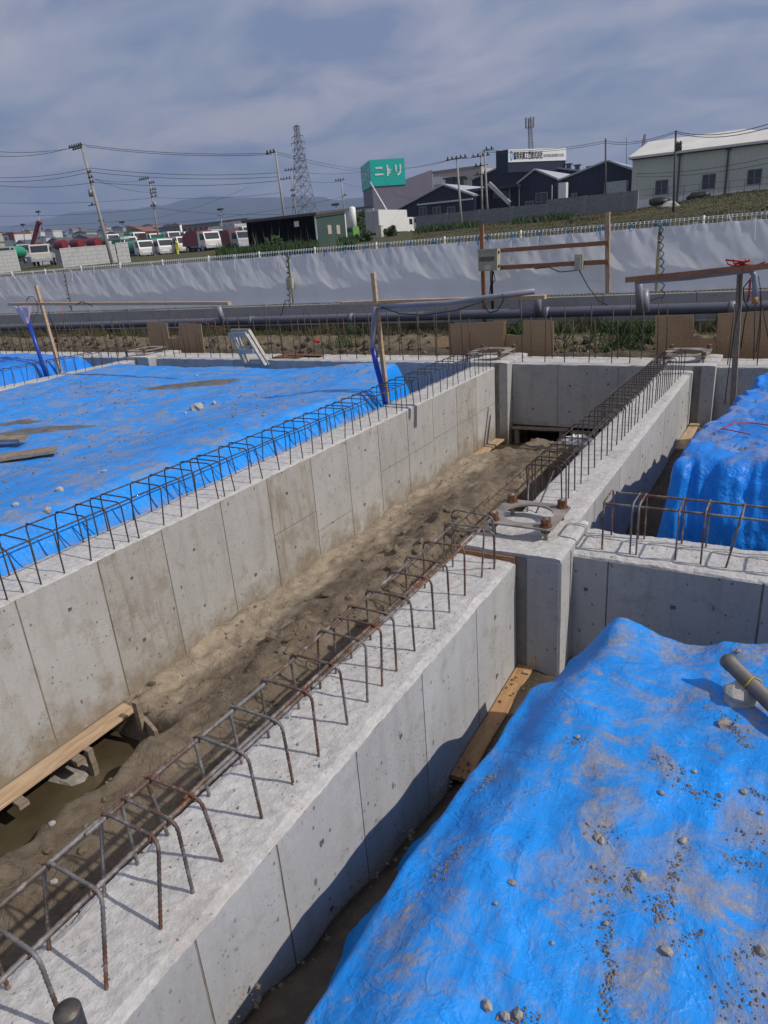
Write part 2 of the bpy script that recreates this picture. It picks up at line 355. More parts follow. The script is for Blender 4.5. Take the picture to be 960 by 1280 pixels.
def rebar_mat():
    m = Mat('rusty_rebar', 0.62, 0.35, 0.4)
    a = m.noise(2.3, 5, 0.65); b = m.noise(18, 5, 0.7)
    c = m.ramp(a, (0.38, (0.19, 0.075, 0.035)), (0.5, (0.12, 0.085, 0.065)), (0.60, (0.20, 0.19, 0.18)))
    c = m.mix(m.ramp(b, (0.50, 0.0), (0.64, 0.7)), c, (0.36, 0.34, 0.32)); m.color(c); m.bump(b, 0.3, 0.002); return m.m
REBAR = rebar_mat()
REBAR_D = simple('dark_rebar', (0.075, 0.056, 0.046), 0.6, 0.5, 9, 0.3, 0.3, 40)
TWIRE = simple('rusty_tie_wire', (0.17, 0.06, 0.03), 0.8, 0.4, 60)
STEEL = simple('weathered_steel_plate', (0.25, 0.225, 0.20), 0.75, 0.45, 7, 0.15, 0.3, 50)
RUST = simple('rusted_steel', (0.16, 0.07, 0.035), 0.8, 0.5, 22, 0.1, 0.5, 80)
ALU = simple('weathered_aluminium', (0.40, 0.385, 0.34), 0.6, 0.25, 12, 0.1)
PVC = simple('grey_pvc', (0.22, 0.23, 0.265), 0.38, 0.12, 3)
BLACK = simple('black_rubber', (0.015, 0.015, 0.016), 0.5, 0.3, 20)
BLUEP = simple('blue_plastic', (0.01, 0.045, 0.36), 0.35, 0.2, 8)
REDC = simple('red_plastic', (0.42, 0.03, 0.02), 0.5, 0.25, 30)
PINKB = simple('pink_white_plastic_bag', (0.62, 0.50, 0.54), 0.4, 0.15, 30, bump=0.4)
WHITEB = simple('white_plastic_bag', (0.72, 0.72, 0.72), 0.4, 0.12, 30, bump=0.4)
ROCKM = simple('grey_mudstone', (0.30, 0.275, 0.235), 0.9, 0.35, 14, bump=0.5, bscale=60)
ROCKL = simple('pale_mortar_lump', (0.38, 0.365, 0.335), 0.9, 0.2, 18, bump=0.6, bscale=50)
CRUMB = simple('mud_crumbs', (0.20, 0.165, 0.125), 0.95, 0.45, 18, bump=0.5, bscale=90)
def water_mat():
    m = Mat('muddy_water', 0.06, 0, 0.5)
    m.color(m.ramp(m.noise(2.0, 5, 0.6), (0.3, (0.060, 0.046, 0.026)), (0.7, (0.11, 0.088, 0.052))))
    m.bump(m.noise(6, 2), 0.03, 0.01); return m.m
WATER = water_mat()
def sheet_mat():
    m = Mat('white_plastic_sheet', 0.38, 0, 0.5)
    m.color(m.mix(m.ramp(m.noise(5, 6, 0.7), (0.58, 0.0), (0.75, 0.45)), m.ramp(m.noise(0.8, 5), (0.3, (0.80, 0.83, 0.90)), (0.7, (0.87, 0.90, 0.96))), (0.52, 0.50, 0.46)))
    m.bump(m.math('ADD', m.noise(3.0, 5, 0.6, m.vec((2.4, 1, 0.7), (0, 0.35, 0))), m.math('MULTIPLY', m.noise(10, 3), 0.3)), 0.14, 0.025)
    tr = N(m.t, 'ShaderNodeBsdfTranslucent'); tr.inputs[0].default_value = (0.85, 0.87, 0.92, 1); m.link(m.last, tr.inputs['Normal'])
    ms = N(m.t, 'ShaderNodeMixShader'); ms.inputs[0].default_value = 0.65
    m.link(m.p.outputs[0], ms.inputs[1]); m.link(tr.outputs[0], ms.inputs[2]); m.link(ms.outputs[0], m.t.nodes['Material Output'].inputs[0])
    return m.m
SHEET = sheet_mat()
WHITE = simple('white_paint', (0.78, 0.78, 0.77), 0.45, 0.06, 5)
WIRE = simple('white_coated_wire', (0.80, 0.80, 0.78), 0.5, 0.05, 5)
DARKG = simple('dark_grey_metal', (0.06, 0.062, 0.065), 0.5, 0.2, 10)
GLASS = simple('dark_window_glass', (0.025, 0.032, 0.04), 0.08, 0.2, 0.5, spec=0.7)

# ------------------------------------------------------------------ ground (structure)
def axis_steps(stops):
    out = [stops[0][0]]
    for (a, _), (b, st) in zip(stops, stops[1:]):
        k = max(1, round((b - a) / st)); out += [a + (b - a) * i / k for i in range(1, k + 1)]
    return out
def field_grid(xs, ys, zf):
    mb = MB(); w = len(xs)
    vs = [(x, y, zf(x, y)) for y in ys for x in xs]
    fs = [(j*w + i, j*w + i + 1, (j+1)*w + i + 1, (j+1)*w + i) for j in range(len(ys) - 1) for i in range(w - 1)]
    return mb.add(vs, fs)
GRASSM = Mat('rough_grass_ground', 0.95, 0, 0.2)
_a = GRASSM.noise(0.35, 6, 0.65); _b = GRASSM.noise(2.5, 6, 0.7)
GRASSM.color(GRASSM.mix(0.5, GRASSM.ramp(_a, (0.35, (0.10, 0.085, 0.04)), (0.5, (0.065, 0.075, 0.028)), (0.68, (0.045, 0.065, 0.02))), GRASSM.ramp(_b, (0.3, (0.05, 0.055, 0.02)), (0.7, (0.16, 0.13, 0.07)))))
GRASSM.bump(_b, 0.8, 0.2); GRASSM = GRASSM.m
GROUNDM = soil_mat('site_ground', (0.09, 0.07, 0.05), (0.24, 0.19, 0.135), 0.2)

def field_z(x, y):
    q = x / max(y, 1.0)
    b = lerp(3.25, 3.4, sstep(-1.0, -0.6, q)); b = lerp(b, 3.55, sstep(-0.6, -0.42, q)); b = lerp(b, 4.4, sstep(-0.24, -0.06, q))
    t = max(0.0, min(1.0, (y - 18.5) / 62.0))
    return 0.55 + (b - 0.55) * t + 0.06 * fbm(x * .2, y * .2, 3)
kind(MB().grid(lambda u, v: ((u - .5) * 9000, -4500 + v * 9000, -1.9), 2, 2).build('ground', GROUNDM), 'structure')
xs = axis_steps([(-4200, 0), (-400, 400), (-120, 20), (20, 2), (120, 20), (400, 70), (4200, 400)])
ys = axis_steps([(17.15, 0), (90, 1.8), (400, 20), (4400, 400)])
kind(field_grid(xs, ys, field_z).build('field', GRASSM, smooth=True), 'structure')
# the excavated pit floor below the beams
def pit_z(x, y):
    return -1.3 + 0.05 * fbm(x * .8, y * .8) + 0.55 * sstep(4.85, 5.6, y) * sstep(-1.3, -1.15, x) + 0.5 * sstep(-1.5, -1.35, x) * (1 - sstep(2.9, 4.2, y)) * sstep(-4, 1.2, -y + 3)
xs = axis_steps([(-45, 0), (-16, 2), (-5, .4), (3, .12), (22, 1.2)]); ys = axis_steps([(-14, 0), (-1, .8), (12.4, .14)])
def pit(x, y):
    z = -1.32 + 0.06 * fbm(x * .9, y * .9) + 0.02 * fbm(x * 5, y * 5, 2)
    if -4.7 < x < -1.75: z -= 0.7
    if x > -1.5: z += 0.5 * sstep(-1.46, -1.4, x)
    if x > -1.5 and y < 4.2: z += 0.40 * (1 - sstep(0.9, 3.0, y)) + 0.05 * fbm(x * 3, y * 3, 5)
    return z
kind(field_grid(xs, ys, pit).build('pit_floor', SOIL_D, smooth=True), 'structure')

# trench between the two long beams
def trench_z(x, y):
    z = -1.17 + 0.05 * fbm(x * 1.1, y * 0.8, 1, 5) + 0.02 * fbm(x * 5, y * 5, 4, 3)
    z += 0.09 * max(0, fbm(x * 2.0 + 3, y * 1.3, 6, 4)) + 0.05 * max(0, fbm(x * 7, y * 7, 9, 3)) ** 1.2
    ridge = 0.16 * math.exp(-((x + 3.35) / 0.35) ** 2) * sstep(2.2, 3.6, y) * (1 - sstep(7.5, 9.0, y))       # spoil heap along the middle
    z += ridge * (0.6 + 0.9 * abs(fbm(x * 1.7, y * 1.4, 11)))
    led = -2.98 + 0.16 * fbm(y * 1.1, 0, 2) + 0.07 * fbm(y * 4, 0, 5)
    z -= (0.26 + 0.08 * fbm(y * 2, x * 2)) * sstep(led, led + 0.16, x) * (0.35 + 0.65 * sstep(1.8, 3.0, y))                                      # drop beside the near beam
    z -= 0.03 * sstep(-3.95, -4.1, x)
    z += 0.015 * abs(NZ.noise(Vector((x * 6, y * 6, 2)))) * sstep(3.0, 4.0, y) + 0.07 * max(0, NZ.noise(Vector((x * 3.2, y * 3.2, 12)))) * math.exp(-((x + 3.2) / .45) ** 2)
    e = -3.78 + 0.16 * (2.0 - y) * -1 * 0.4 + 0.07 * fbm(y * 3, x * 2, 4)                                     # open hole with water under the plank
    if y < 3.1:
        h = (1 - sstep(e - 0.05, e + 0.16, x)) * (1 - sstep(2.72, 2.86, y))
        z -= 0.42 * h
    z -= 0.25 * sstep(10.0, 10.7, y + 0.25 * fbm(x * 2, y)) * (1 - sstep(-3.75, -3.55, x - 0.1 * fbm(y * 3, 1)))          # wet hollow at far pedestal
    z -= 0.30 * sstep(10.75, 11.0, y)
    return z
def ny_trench():
    xs = axis_steps([(-4.6, 0), (-1.7, .032)]); ys = axis_steps([(-1.6, 0), (6.5, .034), (12.4, .06)])
    mb = field_grid(xs, ys, trench_z); return mb
TR = Mat('trench_soil_mix', 0.9, 0, 0.3)
_a = TR.noise(1.0, 7, 0.65); _b = TR.noise(9, 8, 0.72); _f = TR.noise(60, 4, 0.7)
_sx = N(TR.t, 'ShaderNodeSeparateXYZ'); TR.link(TR.pos, _sx.inputs[0])
_w = TR.math('ADD', _sx.outputs[0], TR.math('MULTIPLY', TR.math('SUBTRACT', TR.noise(1.6, 5), 0.5), 1.1))
_dry = TR.math('MULTIPLY', TR.ramp(TR.math('ADD', TR.math('MULTIPLY', _w, -1.0), -3.0), (0.72, 0.0), (0.95, 1.0)), TR.ramp(TR.math('MULTIPLY', _sx.outputs[1], 0.1), (0.24, 0.0), (0.33, 1.0)))
_c = TR.ramp(_a, (0.33, (0.088, 0.066, 0.044)), (0.49, (0.180, 0.140, 0.097)), (0.65, (0.29, 0.235, 0.17)))
_c = TR.mix(0.45, _c, TR.ramp(_b, (0.34, (0.074, 0.055, 0.037)), (0.66, (0.285, 0.23, 0.165))))
_c = TR.mix(TR.ramp(_f, (0.64, 0.0), (0.74, 0.5)), _c, (0.34, 0.29, 0.22))
_c = TR.mix(TR.math('MULTIPLY', _dry, 0.8), _c, TR.ramp(_b, (0.3, (0.30, 0.24, 0.17)), (0.7, (0.50, 0.42, 0.315))))
TR.color(_c); TR.rough(TR.ramp(_a, (0.3, 0.62), (0.5, 0.95)))
_ck = TR.math('ABSOLUTE', TR.math('SUBTRACT', TR.noise(3.0, 6, 0.6, None, 0.8), 0.5)); _ck = TR.ramp(_ck, (0.0, 0.0), (0.03, 1.0))
TR.bump(TR.math('ADD', TR.math('ADD', _b, TR.math('MULTIPLY', _f, 0.5)), TR.math('MULTIPLY', _ck, 0.3)), 0.8, 0.03)
kind(ny_trench().build('trench_ground', TR.m, smooth=True), 'structure')
mb = MB(); mb.add([(-4.5, -1.6, -1.465), (-3.2, -1.6, -1.465), (-3.2, 3.05, -1.465), (-4.5, 3.05, -1.465)], [(0, 1, 2, 3)])
kind(mb.build('water_pool', WATER), 'structure')
mb = MB(); mb.add([(-4.5, 9.2, -1.325), (-3.3, 9.2, -1.33), (-3.3, 12.2, -1.33), (-4.5, 12.2, -1.33)], [(0, 1, 2, 3)])
kind(mb.build('water_pool', WATER), 'structure')

# dirt bank and verge between the far beam and the retaining wall
def bank_z(x, y):
    z = lerp(-0.75, -0.12, sstep(12.6, 13.6, y + 0.25 * fbm(x * .5, 3))) + 0.05 * fbm(x * 1.2, y * 1.2)
    c = math.exp(-((y - 14.1 - 0.3 * fbm(x * .35, 1)) / 0.42) ** 2)
    z -= 0.30 * c; z += 0.14 * c * abs(fbm(x * 3.5, y * 4.5, 5, 4))
    z += 0.10 * sstep(14.5, 14.9, y) * (1 - sstep(15.0, 15.6, y)) + 0.05 * abs(fbm(x * 4, y * 4, 8)) * (1 - sstep(15, 15.8, y))
    return z
BANKM = Mat('dirt_bank_soil', 0.95, 0, 0.2)
_sx = N(BANKM.t, 'ShaderNodeSeparateXYZ'); BANKM.link(BANKM.pos, _sx.inputs[0])
_b = BANKM.noise(6, 8, 0.72); _a = BANKM.noise(0.9, 5)
_cut = BANKM.ramp(BANKM.math('MULTIPLY', BANKM.math('ADD', _sx.outputs[1], BANKM.math('MULTIPLY', _a, 0.8)), 0.05), (0.728, 1.0), (0.745, 0.0))
_c = BANKM.mix(_cut, BANKM.ramp(_b, (0.3, (0.085, 0.07, 0.045)), (0.7, (0.27, 0.225, 0.15))), BANKM.ramp(_b, (0.3, (0.035, 0.028, 0.02)), (0.7, (0.16, 0.125, 0.085))))
_g = BANKM.ramp(BANKM.math('MULTIPLY', BANKM.math('ADD', _sx.outputs[1], _a), 0.05), (0.77, 0.0), (0.79, 1.0))
BANKM.color(BANKM.mix(_g, _c, BANKM.ramp(_b, (0.3, (0.03, 0.04, 0.015)), (0.7, (0.08, 0.085, 0.035))))); BANKM.bump(_b, 0.8, 0.05)
xs = axis_steps([(-60, 0), (-30, 2), (-22, .4), (2, .09), (20, 1.5)]); ys = axis_steps([(12.0, 0), (17.1, .09)])
kind(field_grid(xs, ys, bank_z).build('dirt_bank', BANKM.m, smooth=True), 'structure')

# ------------------------------------------------------------------ foundation beams
def beam_loft(ax, a0, a1, w0, w1, z0, z1, step=0.05, seed=0, chip=0.02):
    """concrete beam: flat formed sides, rough struck-off top with chipped arrises. material 0 sides, 1 top"""
    mb = MB(); na = max(2, round((a1 - a0) / step)); nt = max(4, round((w1 - w0) / step))
    P = (lambda a, w, z: (a, w, z)) if ax == 'x' else (lambda a, w, z: (w, a, z))
    rows = []
    for i in range(na + 1):
        a = a0 + (a1 - a0) * i / na
        e0 = 0.003 + chip * max(0, fbm(a * 4, seed, 1)) + 0.5 * chip * max(0, NZ.noise(Vector((a * 14, seed, 4)))); e1 = 0.003 + chip * max(0, fbm(a * 4, seed + 9, 1)) + 0.5 * chip * max(0, NZ.noise(Vector((a * 14, seed + 5, 4))))
        row = [P(a, w0, z0), P(a, w0, z1 - 0.012 - e0 * 1.2)]
        for k in range(nt + 1):
            w = lerp(w0 + e0, w1 - e1, k / nt)
            z = z1 + 0.007 * fbm(a * 6, w * 6, seed, 4) + 0.004 * NZ.noise(Vector((a * 30, w * 30, seed)))
            if k in (0, nt): z -= 0.006 + (e0 if k == 0 else e1) * 0.4
            row.append(P(a, w, z))
        row += [P(a, w1, z1 - 0.012 - e1 * 1.2), P(a, w1, z0)]
        rows.append(row)
    m = len(rows[0]); vs = [p for r in rows for p in r]; fs = []; ms = []
    for i in range(na):
        for k in range(m):
            k2 = (k + 1) % m
            f = (i*m + k, i*m + k2, (i+1)*m + k2, (i+1)*m + k)
            fs.append(f[::-1] if ax == 'x' else f); ms.append(1 if 1 <= k <= m - 3 else 0)
    b = len(mb.v); mb.v += vs; mb.f += [list(f) for f in fs]; mb.m += ms
    mb.f.append(list(range(m))); mb.m.append(0); mb.f.append([na*m + k for k in range(m - 1, -1, -1)]); mb.m.append(0)
    return mb

def stirrup_mesh(w, h, lean_y=0.0, lean_x=0.0, sink=0.04, r=0.0068, bend=0.04, n=6):
    pts = [(-w/2, 0, -sink), (-w/2, 0, h - bend)]
    for k in (30, 60): pts.append((-w/2 + bend * (1 - math.cos(math.radians(k))), 0, h - bend + bend * math.sin(math.radians(k))))
    pts += [(-w/2 + bend, 0, h), (w/2 - bend, 0, h)]
    for k in (60, 30): pts.append((w/2 - bend * (1 - math.cos(math.radians(k))), 0, h - bend + bend * math.sin(math.radians(k))))
    pts += [(w/2, 0, h - bend), (w/2, 0, -sink)]
    pts = [(x + lean_x * max(0, z) / h, y + lean_y * max(0, z) / h, z) for x, y, z in pts]
    return MB().rebar(pts, r, n)

STC = {}
def stirrup(parent, p, w, h, ly, lx=0.0, rot=0.0, far=False):
    key = (round(w, 2), round(h, 2), round(ly * 40), round(lx * 40), far)
    pos = Vector(p) - rootloc(parent)
    if far and RND.random() < .12: rot += RND.uniform(-.12, .12)
    if key not in STC:
        o = stirrup_mesh(w, h, ly, lx, n=5 if far else 6, r=0.0056 if far else 0.0064).build('stirrup', REBAR_D if far else REBAR, None, True); STC[key] = o
        o.parent = parent; o.location = pos; o.rotation_euler = (0, 0, rot); return o
    return inst(STC[key], parent, pos, (0, 0, rot))
def long_bar(parent, pts, r=0.0082, n=7):
    return MB().rebar(pts, r if n > 6 else 0.0058, n, 0.014 if n > 6 else .03).build('longitudinal_bar', REBAR if n > 6 else REBAR_D, parent, True)
_tw = []
def tie_wire(parent, p):
    pos = Vector(p) - rootloc(parent)
    if not _tw:
        mb = MB(); mb.tube([(.014 * math.cos(t), .010 * math.sin(t * 2), .014 * math.sin(t)) for t in [i * math.pi / 6 for i in range(13)]], .0022, 5); mb.tube([(.012, 0, .008), (.022, .01, .016)], .002, 4)
        o = mb.build('tie_wire', TWIRE, None, True); _tw.append(o); o.parent = parent; o.location = pos; return
    inst(_tw[0], parent, pos, (RND.uniform(-.4, .4), RND.uniform(-.4, .4), RND.uniform(0, 6)))
def wobble(ax, a0, a1, w, z, amp=0.008, seed=0, step=0.25):
    k = max(2, int((a1 - a0) / step)); out = []
    for i in range(k + 1):
        a = a0 + (a1 - a0) * i / k
        dw, dz = amp * NZ.noise(Vector((a * 1.3, seed, 0))), amp * NZ.noise(Vector((a * 1.3, seed, 7)))
        out.append((a, w + dw, z + dz) if ax == 'x' else (w + dw, a, z + dz))
    return out
TIE = simple('dark_tie_mortar', (0.105, 0.105, 0.11), 0.85, 0.25, 30)
_tie = {}
def tie_hole(parent, p, normal):
    r = 0.019; mb = MB(); ax = {'x': 0, 'y': 1}[normal[1]]; sg = -1 if normal[0] == '-' else 1
    vs = [(0, 0, 0)]; k = 9
    for rr, d in ((r, 0.0), (r * 0.9, 0.0025)):
        for i in range(k):
            t = 2 * math.pi * i / k; q_ = rr * (.85 + .22 * math.sin(i * 2.4)); a, b = q_ * math.cos(t), q_ * math.sin(t)
            vs.append((d * sg, a, b) if ax == 0 else (a, d * sg, b))
    vs[0] = (0.0015 * sg, 0, 0) if ax == 0 else (0, 0.0015 * sg, 0)
    fs = [(1 + i, 1 + (i+1) % k, 1 + k + (i+1) % k, 1 + k + i) for i in range(k)] + [(1 + k + i, 1 + k + (i+1) % k, 0) for i in range(k)]
    pos = Vector(p) - rootloc(parent)
    if normal not in _tie:
        o = MB().add(vs, fs).build('tie_hole', TIE, None); _tie[normal] = o; o.parent = parent; o.location = pos; return o
    s_ = RND.uniform(0.8, 1.25)
    return inst(_tie[normal], parent, pos, scale=(1, s_, s_) if ax == 0 else (s_, 1, s_))
def panels(parent, face, w, seams, zb, zt, mats, ties=(), mid=None, proud=0.005, gap=0.011, seed=0, tie_z=(-0.28, -0.86)):
    """shallow panels left in the concrete by the formwork, joints recessed between them"""
    r = random.Random(seed); sg = -1 if face[0] == '-' else 1
    for i, (a, b) in enumerate(zip(seams, seams[1:])):
        cuts = [zb, zt]
        if mid and i in mid: cuts = [zb, mid[i], zt]
        for z0, z1 in zip(cuts, cuts[1:]):
            pr = proud * r.uniform(0.55, 1.2); lo, hi = sorted((w, w + sg * pr))
            k = gap * r.uniform(0.6, 1.3) / 2; mb = MB()
            x0, x1, y0, y1 = (lo, hi, a + k, b - k) if face[1] == 'x' else (a + k, b - k, lo, hi)
            mb.box(x0, x1, y0, y1, z0 + k, z1 - (k if z1 < zt else 0))
            mb.build('formwork_panel', mats[i % len(mats)] if not callable(mats) else mats(i), parent)
        for z in tie_z:
            if z < zb + 0.1: continue
            n_ = 2 if b - a > 0.9 else 1
            for q in range(n_):
                if r.random() < 0.8:
                    t = lerp(a, b, (q + 0.5) / n_ + r.uniform(-0.12, 0.12)); d = w + sg * proud * 1.2
                    tie_hole(parent, (d, t, z + r.uniform(-.04, .04)) if face[1] == 'x' else (t, d, z + r.uniform(-.04, .04)), face)

BEAMS = 'cast foundation beams with projecting rebar'
# ---- near beam, lower left to centre
nb = thing('foundation_beam', 'nearest concrete beam with rusty stirrups, from the bottom left corner to the bolted pedestal', 'foundation beam', (-1.65, 1.5, -1.3), BEAMS)
beam_loft('y', -1.6, 3.985, -1.87, -1.436, -1.3, 0.0, 0.03, 1, 0.03).build('concrete_body', [SEAM, MT], nb)
panels(nb, '+x', -1.436, [-1.6, -0.7, 0.35, 1.0, 1.42, 1.97, 2.6, 3.3, 3.98], -1.3, -0.018, [MC3, MC3, MC], proud=0.0035, gap=0.008, seed=3, tie_z=(-0.24, -0.62))
panels(nb, '-x', -1.87, [-1.6, 0, 0.9, 1.8, 2.7, 3.98], -1.3, -0.018, [MC, MC3], seed=4, tie_z=())
ys_n = [(-0.35, .02), (-0.12, -.03), (0.14, .02), (0.36, -.01), (0.62, -.01), (0.75, .07), (0.965, .065), (1.12, -.01), (1.27, -.05), (1.49, -.03), (1.69, -.02), (1.87, 0), (2.10, -.02), (2.27, .02), (2.41, .03), (2.56, .0), (2.76, -.02), (3.0, -.03), (3.2, -.02), (3.42, .01), (3.68, .04)]
for y, ly in ys_n: stirrup(nb, (-1.69, y, 0), 0.27, 0.325, ly, 0.012)
for y, ly in ys_n: tie_wire(nb, (-1.583, y + ly * .95, .311)); tie_wire(nb, (-1.795, y + ly * .95, .311))
stirrup(nb, (-1.66, 3.80, 0), 0.27, 0.30, -0.10, 0.02, 0.25); stirrup(nb, (-1.70, 3.92, 0), 0.30, 0.34, -0.02, 0.0, -0.1)
long_bar(nb, wobble('y', -0.6, 2.75, -1.586, 0.31, 0.008, 1)); long_bar(nb, wobble('y', 1.9, 3.88, -1.567, 0.318, 0.008, 2)); long_bar(nb, wobble('y', 1.2, 3.2, -1.602, 0.316, 0.006, 22))
long_bar(nb, wobble('y', -0.6, 1.35, -1.80, 0.308, 0.008, 3)); long_bar(nb, wobble('y', 0.95, 2.55, -1.785, 0.312, 0.008, 4)); long_bar(nb, wobble('y', 2.35, 3.86, -1.775, 0.305, 0.008, 5))
# ---- left beam
lb = thing('foundation_beam', 'long concrete beam between the muddy trench and the wide muddy blue tarp', 'foundation beam', (-4.5, 4.5, -1.3), BEAMS)
beam_loft('y', -2.0, 10.96, -4.74, -4.296, -1.3, 0.0, 0.04, 5, 0.022).build('concrete_body', [SEAM, MT], lb)
sl = [-2.0, -0.9, 0.2, 0.9, 1.55, 2.27, 2.93, 3.56, 4.26, 4.92, 5.65, 6.35, 7.06, 7.81, 8.57, 9.38, 10.14, 10.96]
panels(lb, '+x', -4.296, sl, -1.22, -0.018, lambda i: (MC2 if i in (6, 9, 15) else (MC, MC3)[(i * 7 // 3) % 2]), mid={9: -0.62, 10: -0.86, 12: -0.62, 13: -0.62, 14: -0.6, 15: -0.6, 16: -0.6}, seed=8)
panels(lb, '-x', -4.74, [-2, 0, 2, 4, 6, 8, 10.96], -1.3, -0.018, [MC, MC3], seed=9, tie_z=())
ys_l = [-0.9, -0.66, -0.4, -0.1, 0.15, 0.4, 0.62, 0.85, 1.08, 1.3, 1.55, 1.78, 2.0, 2.22, 2.36, 2.49, 2.69, 2.90, 3.12, 3.26, 3.36, 3.62, 3.82, 4.02, 4.27, 4.36, 4.5]
while ys_l[-1] < 10.7: ys_l.append(ys_l[-1] + RND.choice((0.14, 0.18, 0.2, 0.2, 0.22, 0.25)))
for y in ys_l: stirrup(lb, (-4.50, y, 0), 0.36, 0.325, RND.choice((-.025, 0, 0.0, .025, .05)), RND.choice((0, 0, -.025)), far=True)
for q, (a, b) in enumerate(((-1, 3.9), (3.4, 7.4), (6.8, 10.85))):
    long_bar(lb, wobble('y', a, b, -4.345, 0.315, .01, 11 + q), n=6); long_bar(lb, wobble('y', a + .3, b, -4.655, 0.312, .01, 16 + q), n=6)
# ---- far right beam beyond the pedestal
rb = thing('foundation_beam', 'concrete beam with closely set stirrups from the bolted pedestal to the far right pedestal', 'foundation beam', (-1.46, 7.8, -1.3), BEAMS)
beam_loft('y', 4.69, 10.96, -1.70, -1.25, -1.3, 0.0, 0.04, 8, 0.02).build('concrete_body', [SEAM, MT], rb)
panels(rb, '+x', -1.25, [4.69, 5.3, 6.2, 7.43, 8.6, 9.75, 10.96], -1.3, -0.018, [MC3, MC, MC3], seed=12, tie_z=(-.25, -.6))
panels(rb, '-x', -1.70, [4.69, 6.2, 7.43, 8.6, 9.75, 10.96], -1.3, -0.018, [MC, MC3], seed=13, tie_z=())
y = 5.19
for y0 in (5.08, 5.19, 5.25, 5.44, 5.63, 5.88, 6.11, 6.33): stirrup(rb, (-1.585, y0, 0), 0.275, 0.33, RND.choice((-.05, -.025, 0)), far=True)
y = 6.5
while y < 10.9:
    stirrup(rb, (-1.58 + 0.02 * (y - 6) , y, 0), 0.28, 0.33, RND.choice((-.025, 0, .025)), far=True); y += RND.choice((0.13, 0.15, 0.17, 0.2, 0.23))
for q, (a, b) in enumerate(((5.1, 8.1), (7.6, 10.9))):
    long_bar(rb, wobble('y', a, b, -1.47 + .05 * q, 0.315, .01, 31 + q), n=6); long_bar(rb, wobble('y', a + .1, b, -1.70 + .05 * q, 0.31, .01, 36 + q), n=6)
    long_bar(rb, wobble('y', a + .4, b, -1.49 + .05 * q, 0.32, .01, 39 + q), n=6)
for s_ in (-1, 1):          # two loose legs of the first link, bent over the plate
    MB().rebar([(-1.6 + s_ * .10, 5.03, 0.30), (-1.6 + s_ * .035 - .02, 4.86, 0.0)], 0.0068).build('bent_bar', REBAR, rb, True)
# ---- near cross beam on the right
cb = thing('foundation_beam', 'short concrete cross beam right of the bolted pedestal, below the far blue mound', 'foundation beam', (0, 4.5, -1.3), BEAMS)
beam_loft('x', -1.137, 2.6, 4.255, 4.735, -1.3, -0.01, 0.03, 14, 0.03).build('concrete_body', [SEAM, MT], cb)
panels(cb, '-y', 4.255, [-1.137, -0.90, 0.0, 0.9, 1.8, 2.6], -1.3, -0.03, [MC, MC, MC3], seed=15, tie_z=(-.3, -.75))
for x, lx in ((-0.97, .0), (-0.79, -.01), (-0.75, 0.0), (-0.51, 0.0), (-0.36, .0), (-0.22, .06), (0.02, .02), (0.25, 0), (0.48, 0), (0.7, 0)):
    stirrup(cb, (x, 4.51, 0), 0.27, 0.335, -lx, 0.0, math.pi / 2, far=False)
long_bar(cb, wobble('x', -0.98, 2.2, 4.395, 0.318, .006, 51)); long_bar(cb, wobble('x', -0.95, 2.2, 4.625, 0.318, .006, 52))
# ---- far cross beam, four lengths between the pedestals
def far_cross(x0, x1, label, mats, seams, seed, low=-1.02, panel_lo=None):
    o = thing('foundation_beam', label, 'foundation beam', ((x0 + x1) / 2, 11.6, low), BEAMS)
    beam_loft('x', x0, x1, 11.2, 11.95, low, 0.02, 0.08, seed, 0.02).build('concrete_body', [SEAM, MT], o)
    panels(o, '-y', 11.2, seams, low, 0.0, mats, seed=seed, tie_z=(-.3, -.75))
    bars = []
    r = random.Random(seed); proto = None
    for yy, st in ((11.36, 0.32), (11.8, 0.38)):
        x = x0 + 0.12
        while x < x1 - 0.05:
            h = r.choice((0.80, 0.86, 0.92, 1.0)) - (.18 if yy > 11.5 else 0); key = ('sb', round(h, 2))
            if key not in STC:
                b_ = MB().tube([(0, 0, -.03), (0.004, 0, h * .5), (0, .004, h)], 0.0085, 5).build('starter_bar', REBAR_D, None, True); STC[key] = b_
                b_.parent = o; b_.location = Vector((x, yy, .02)) - rootloc(o); b_.rotation_euler = (r.uniform(-.03, .03), r.uniform(-.05, .03), 0)
            else: inst(STC[key], o, Vector((x, yy, .02)) - rootloc(o), (r.uniform(-.03, .03), r.uniform(-.06, .03), 0))
            x += st * r.uniform(0.8, 1.25)
    return o
far_cross(-4.08, -1.66, 'far concrete cross beam closing the end of the muddy trench, tall starter bars along it', [MC, MC, MC3], [-4.08, -3.3, -2.35, -1.66], 61)
far_cross(-0.96, 2.6, 'far concrete cross beam at the right edge behind the distant end of the blue mound', [MC, MC3], [-0.96, -0.2, 0.7, 1.6, 2.6], 62)
far_cross(-12.5, -4.78, 'far concrete cross beam behind the wide muddy tarp where the aluminium step ladder leans', [MC, MC3], [-12.5, -11.3, -10.2, -9.1, -8.0, -6.9, -5.8, -4.78], 63)
far_cross(-24.0, -13.2, 'far concrete cross beam at the left edge behind the small bulging blue tarp', [MC, MC3], [-24, -22, -20, -18, -16, -14.6, -13.2], 64)
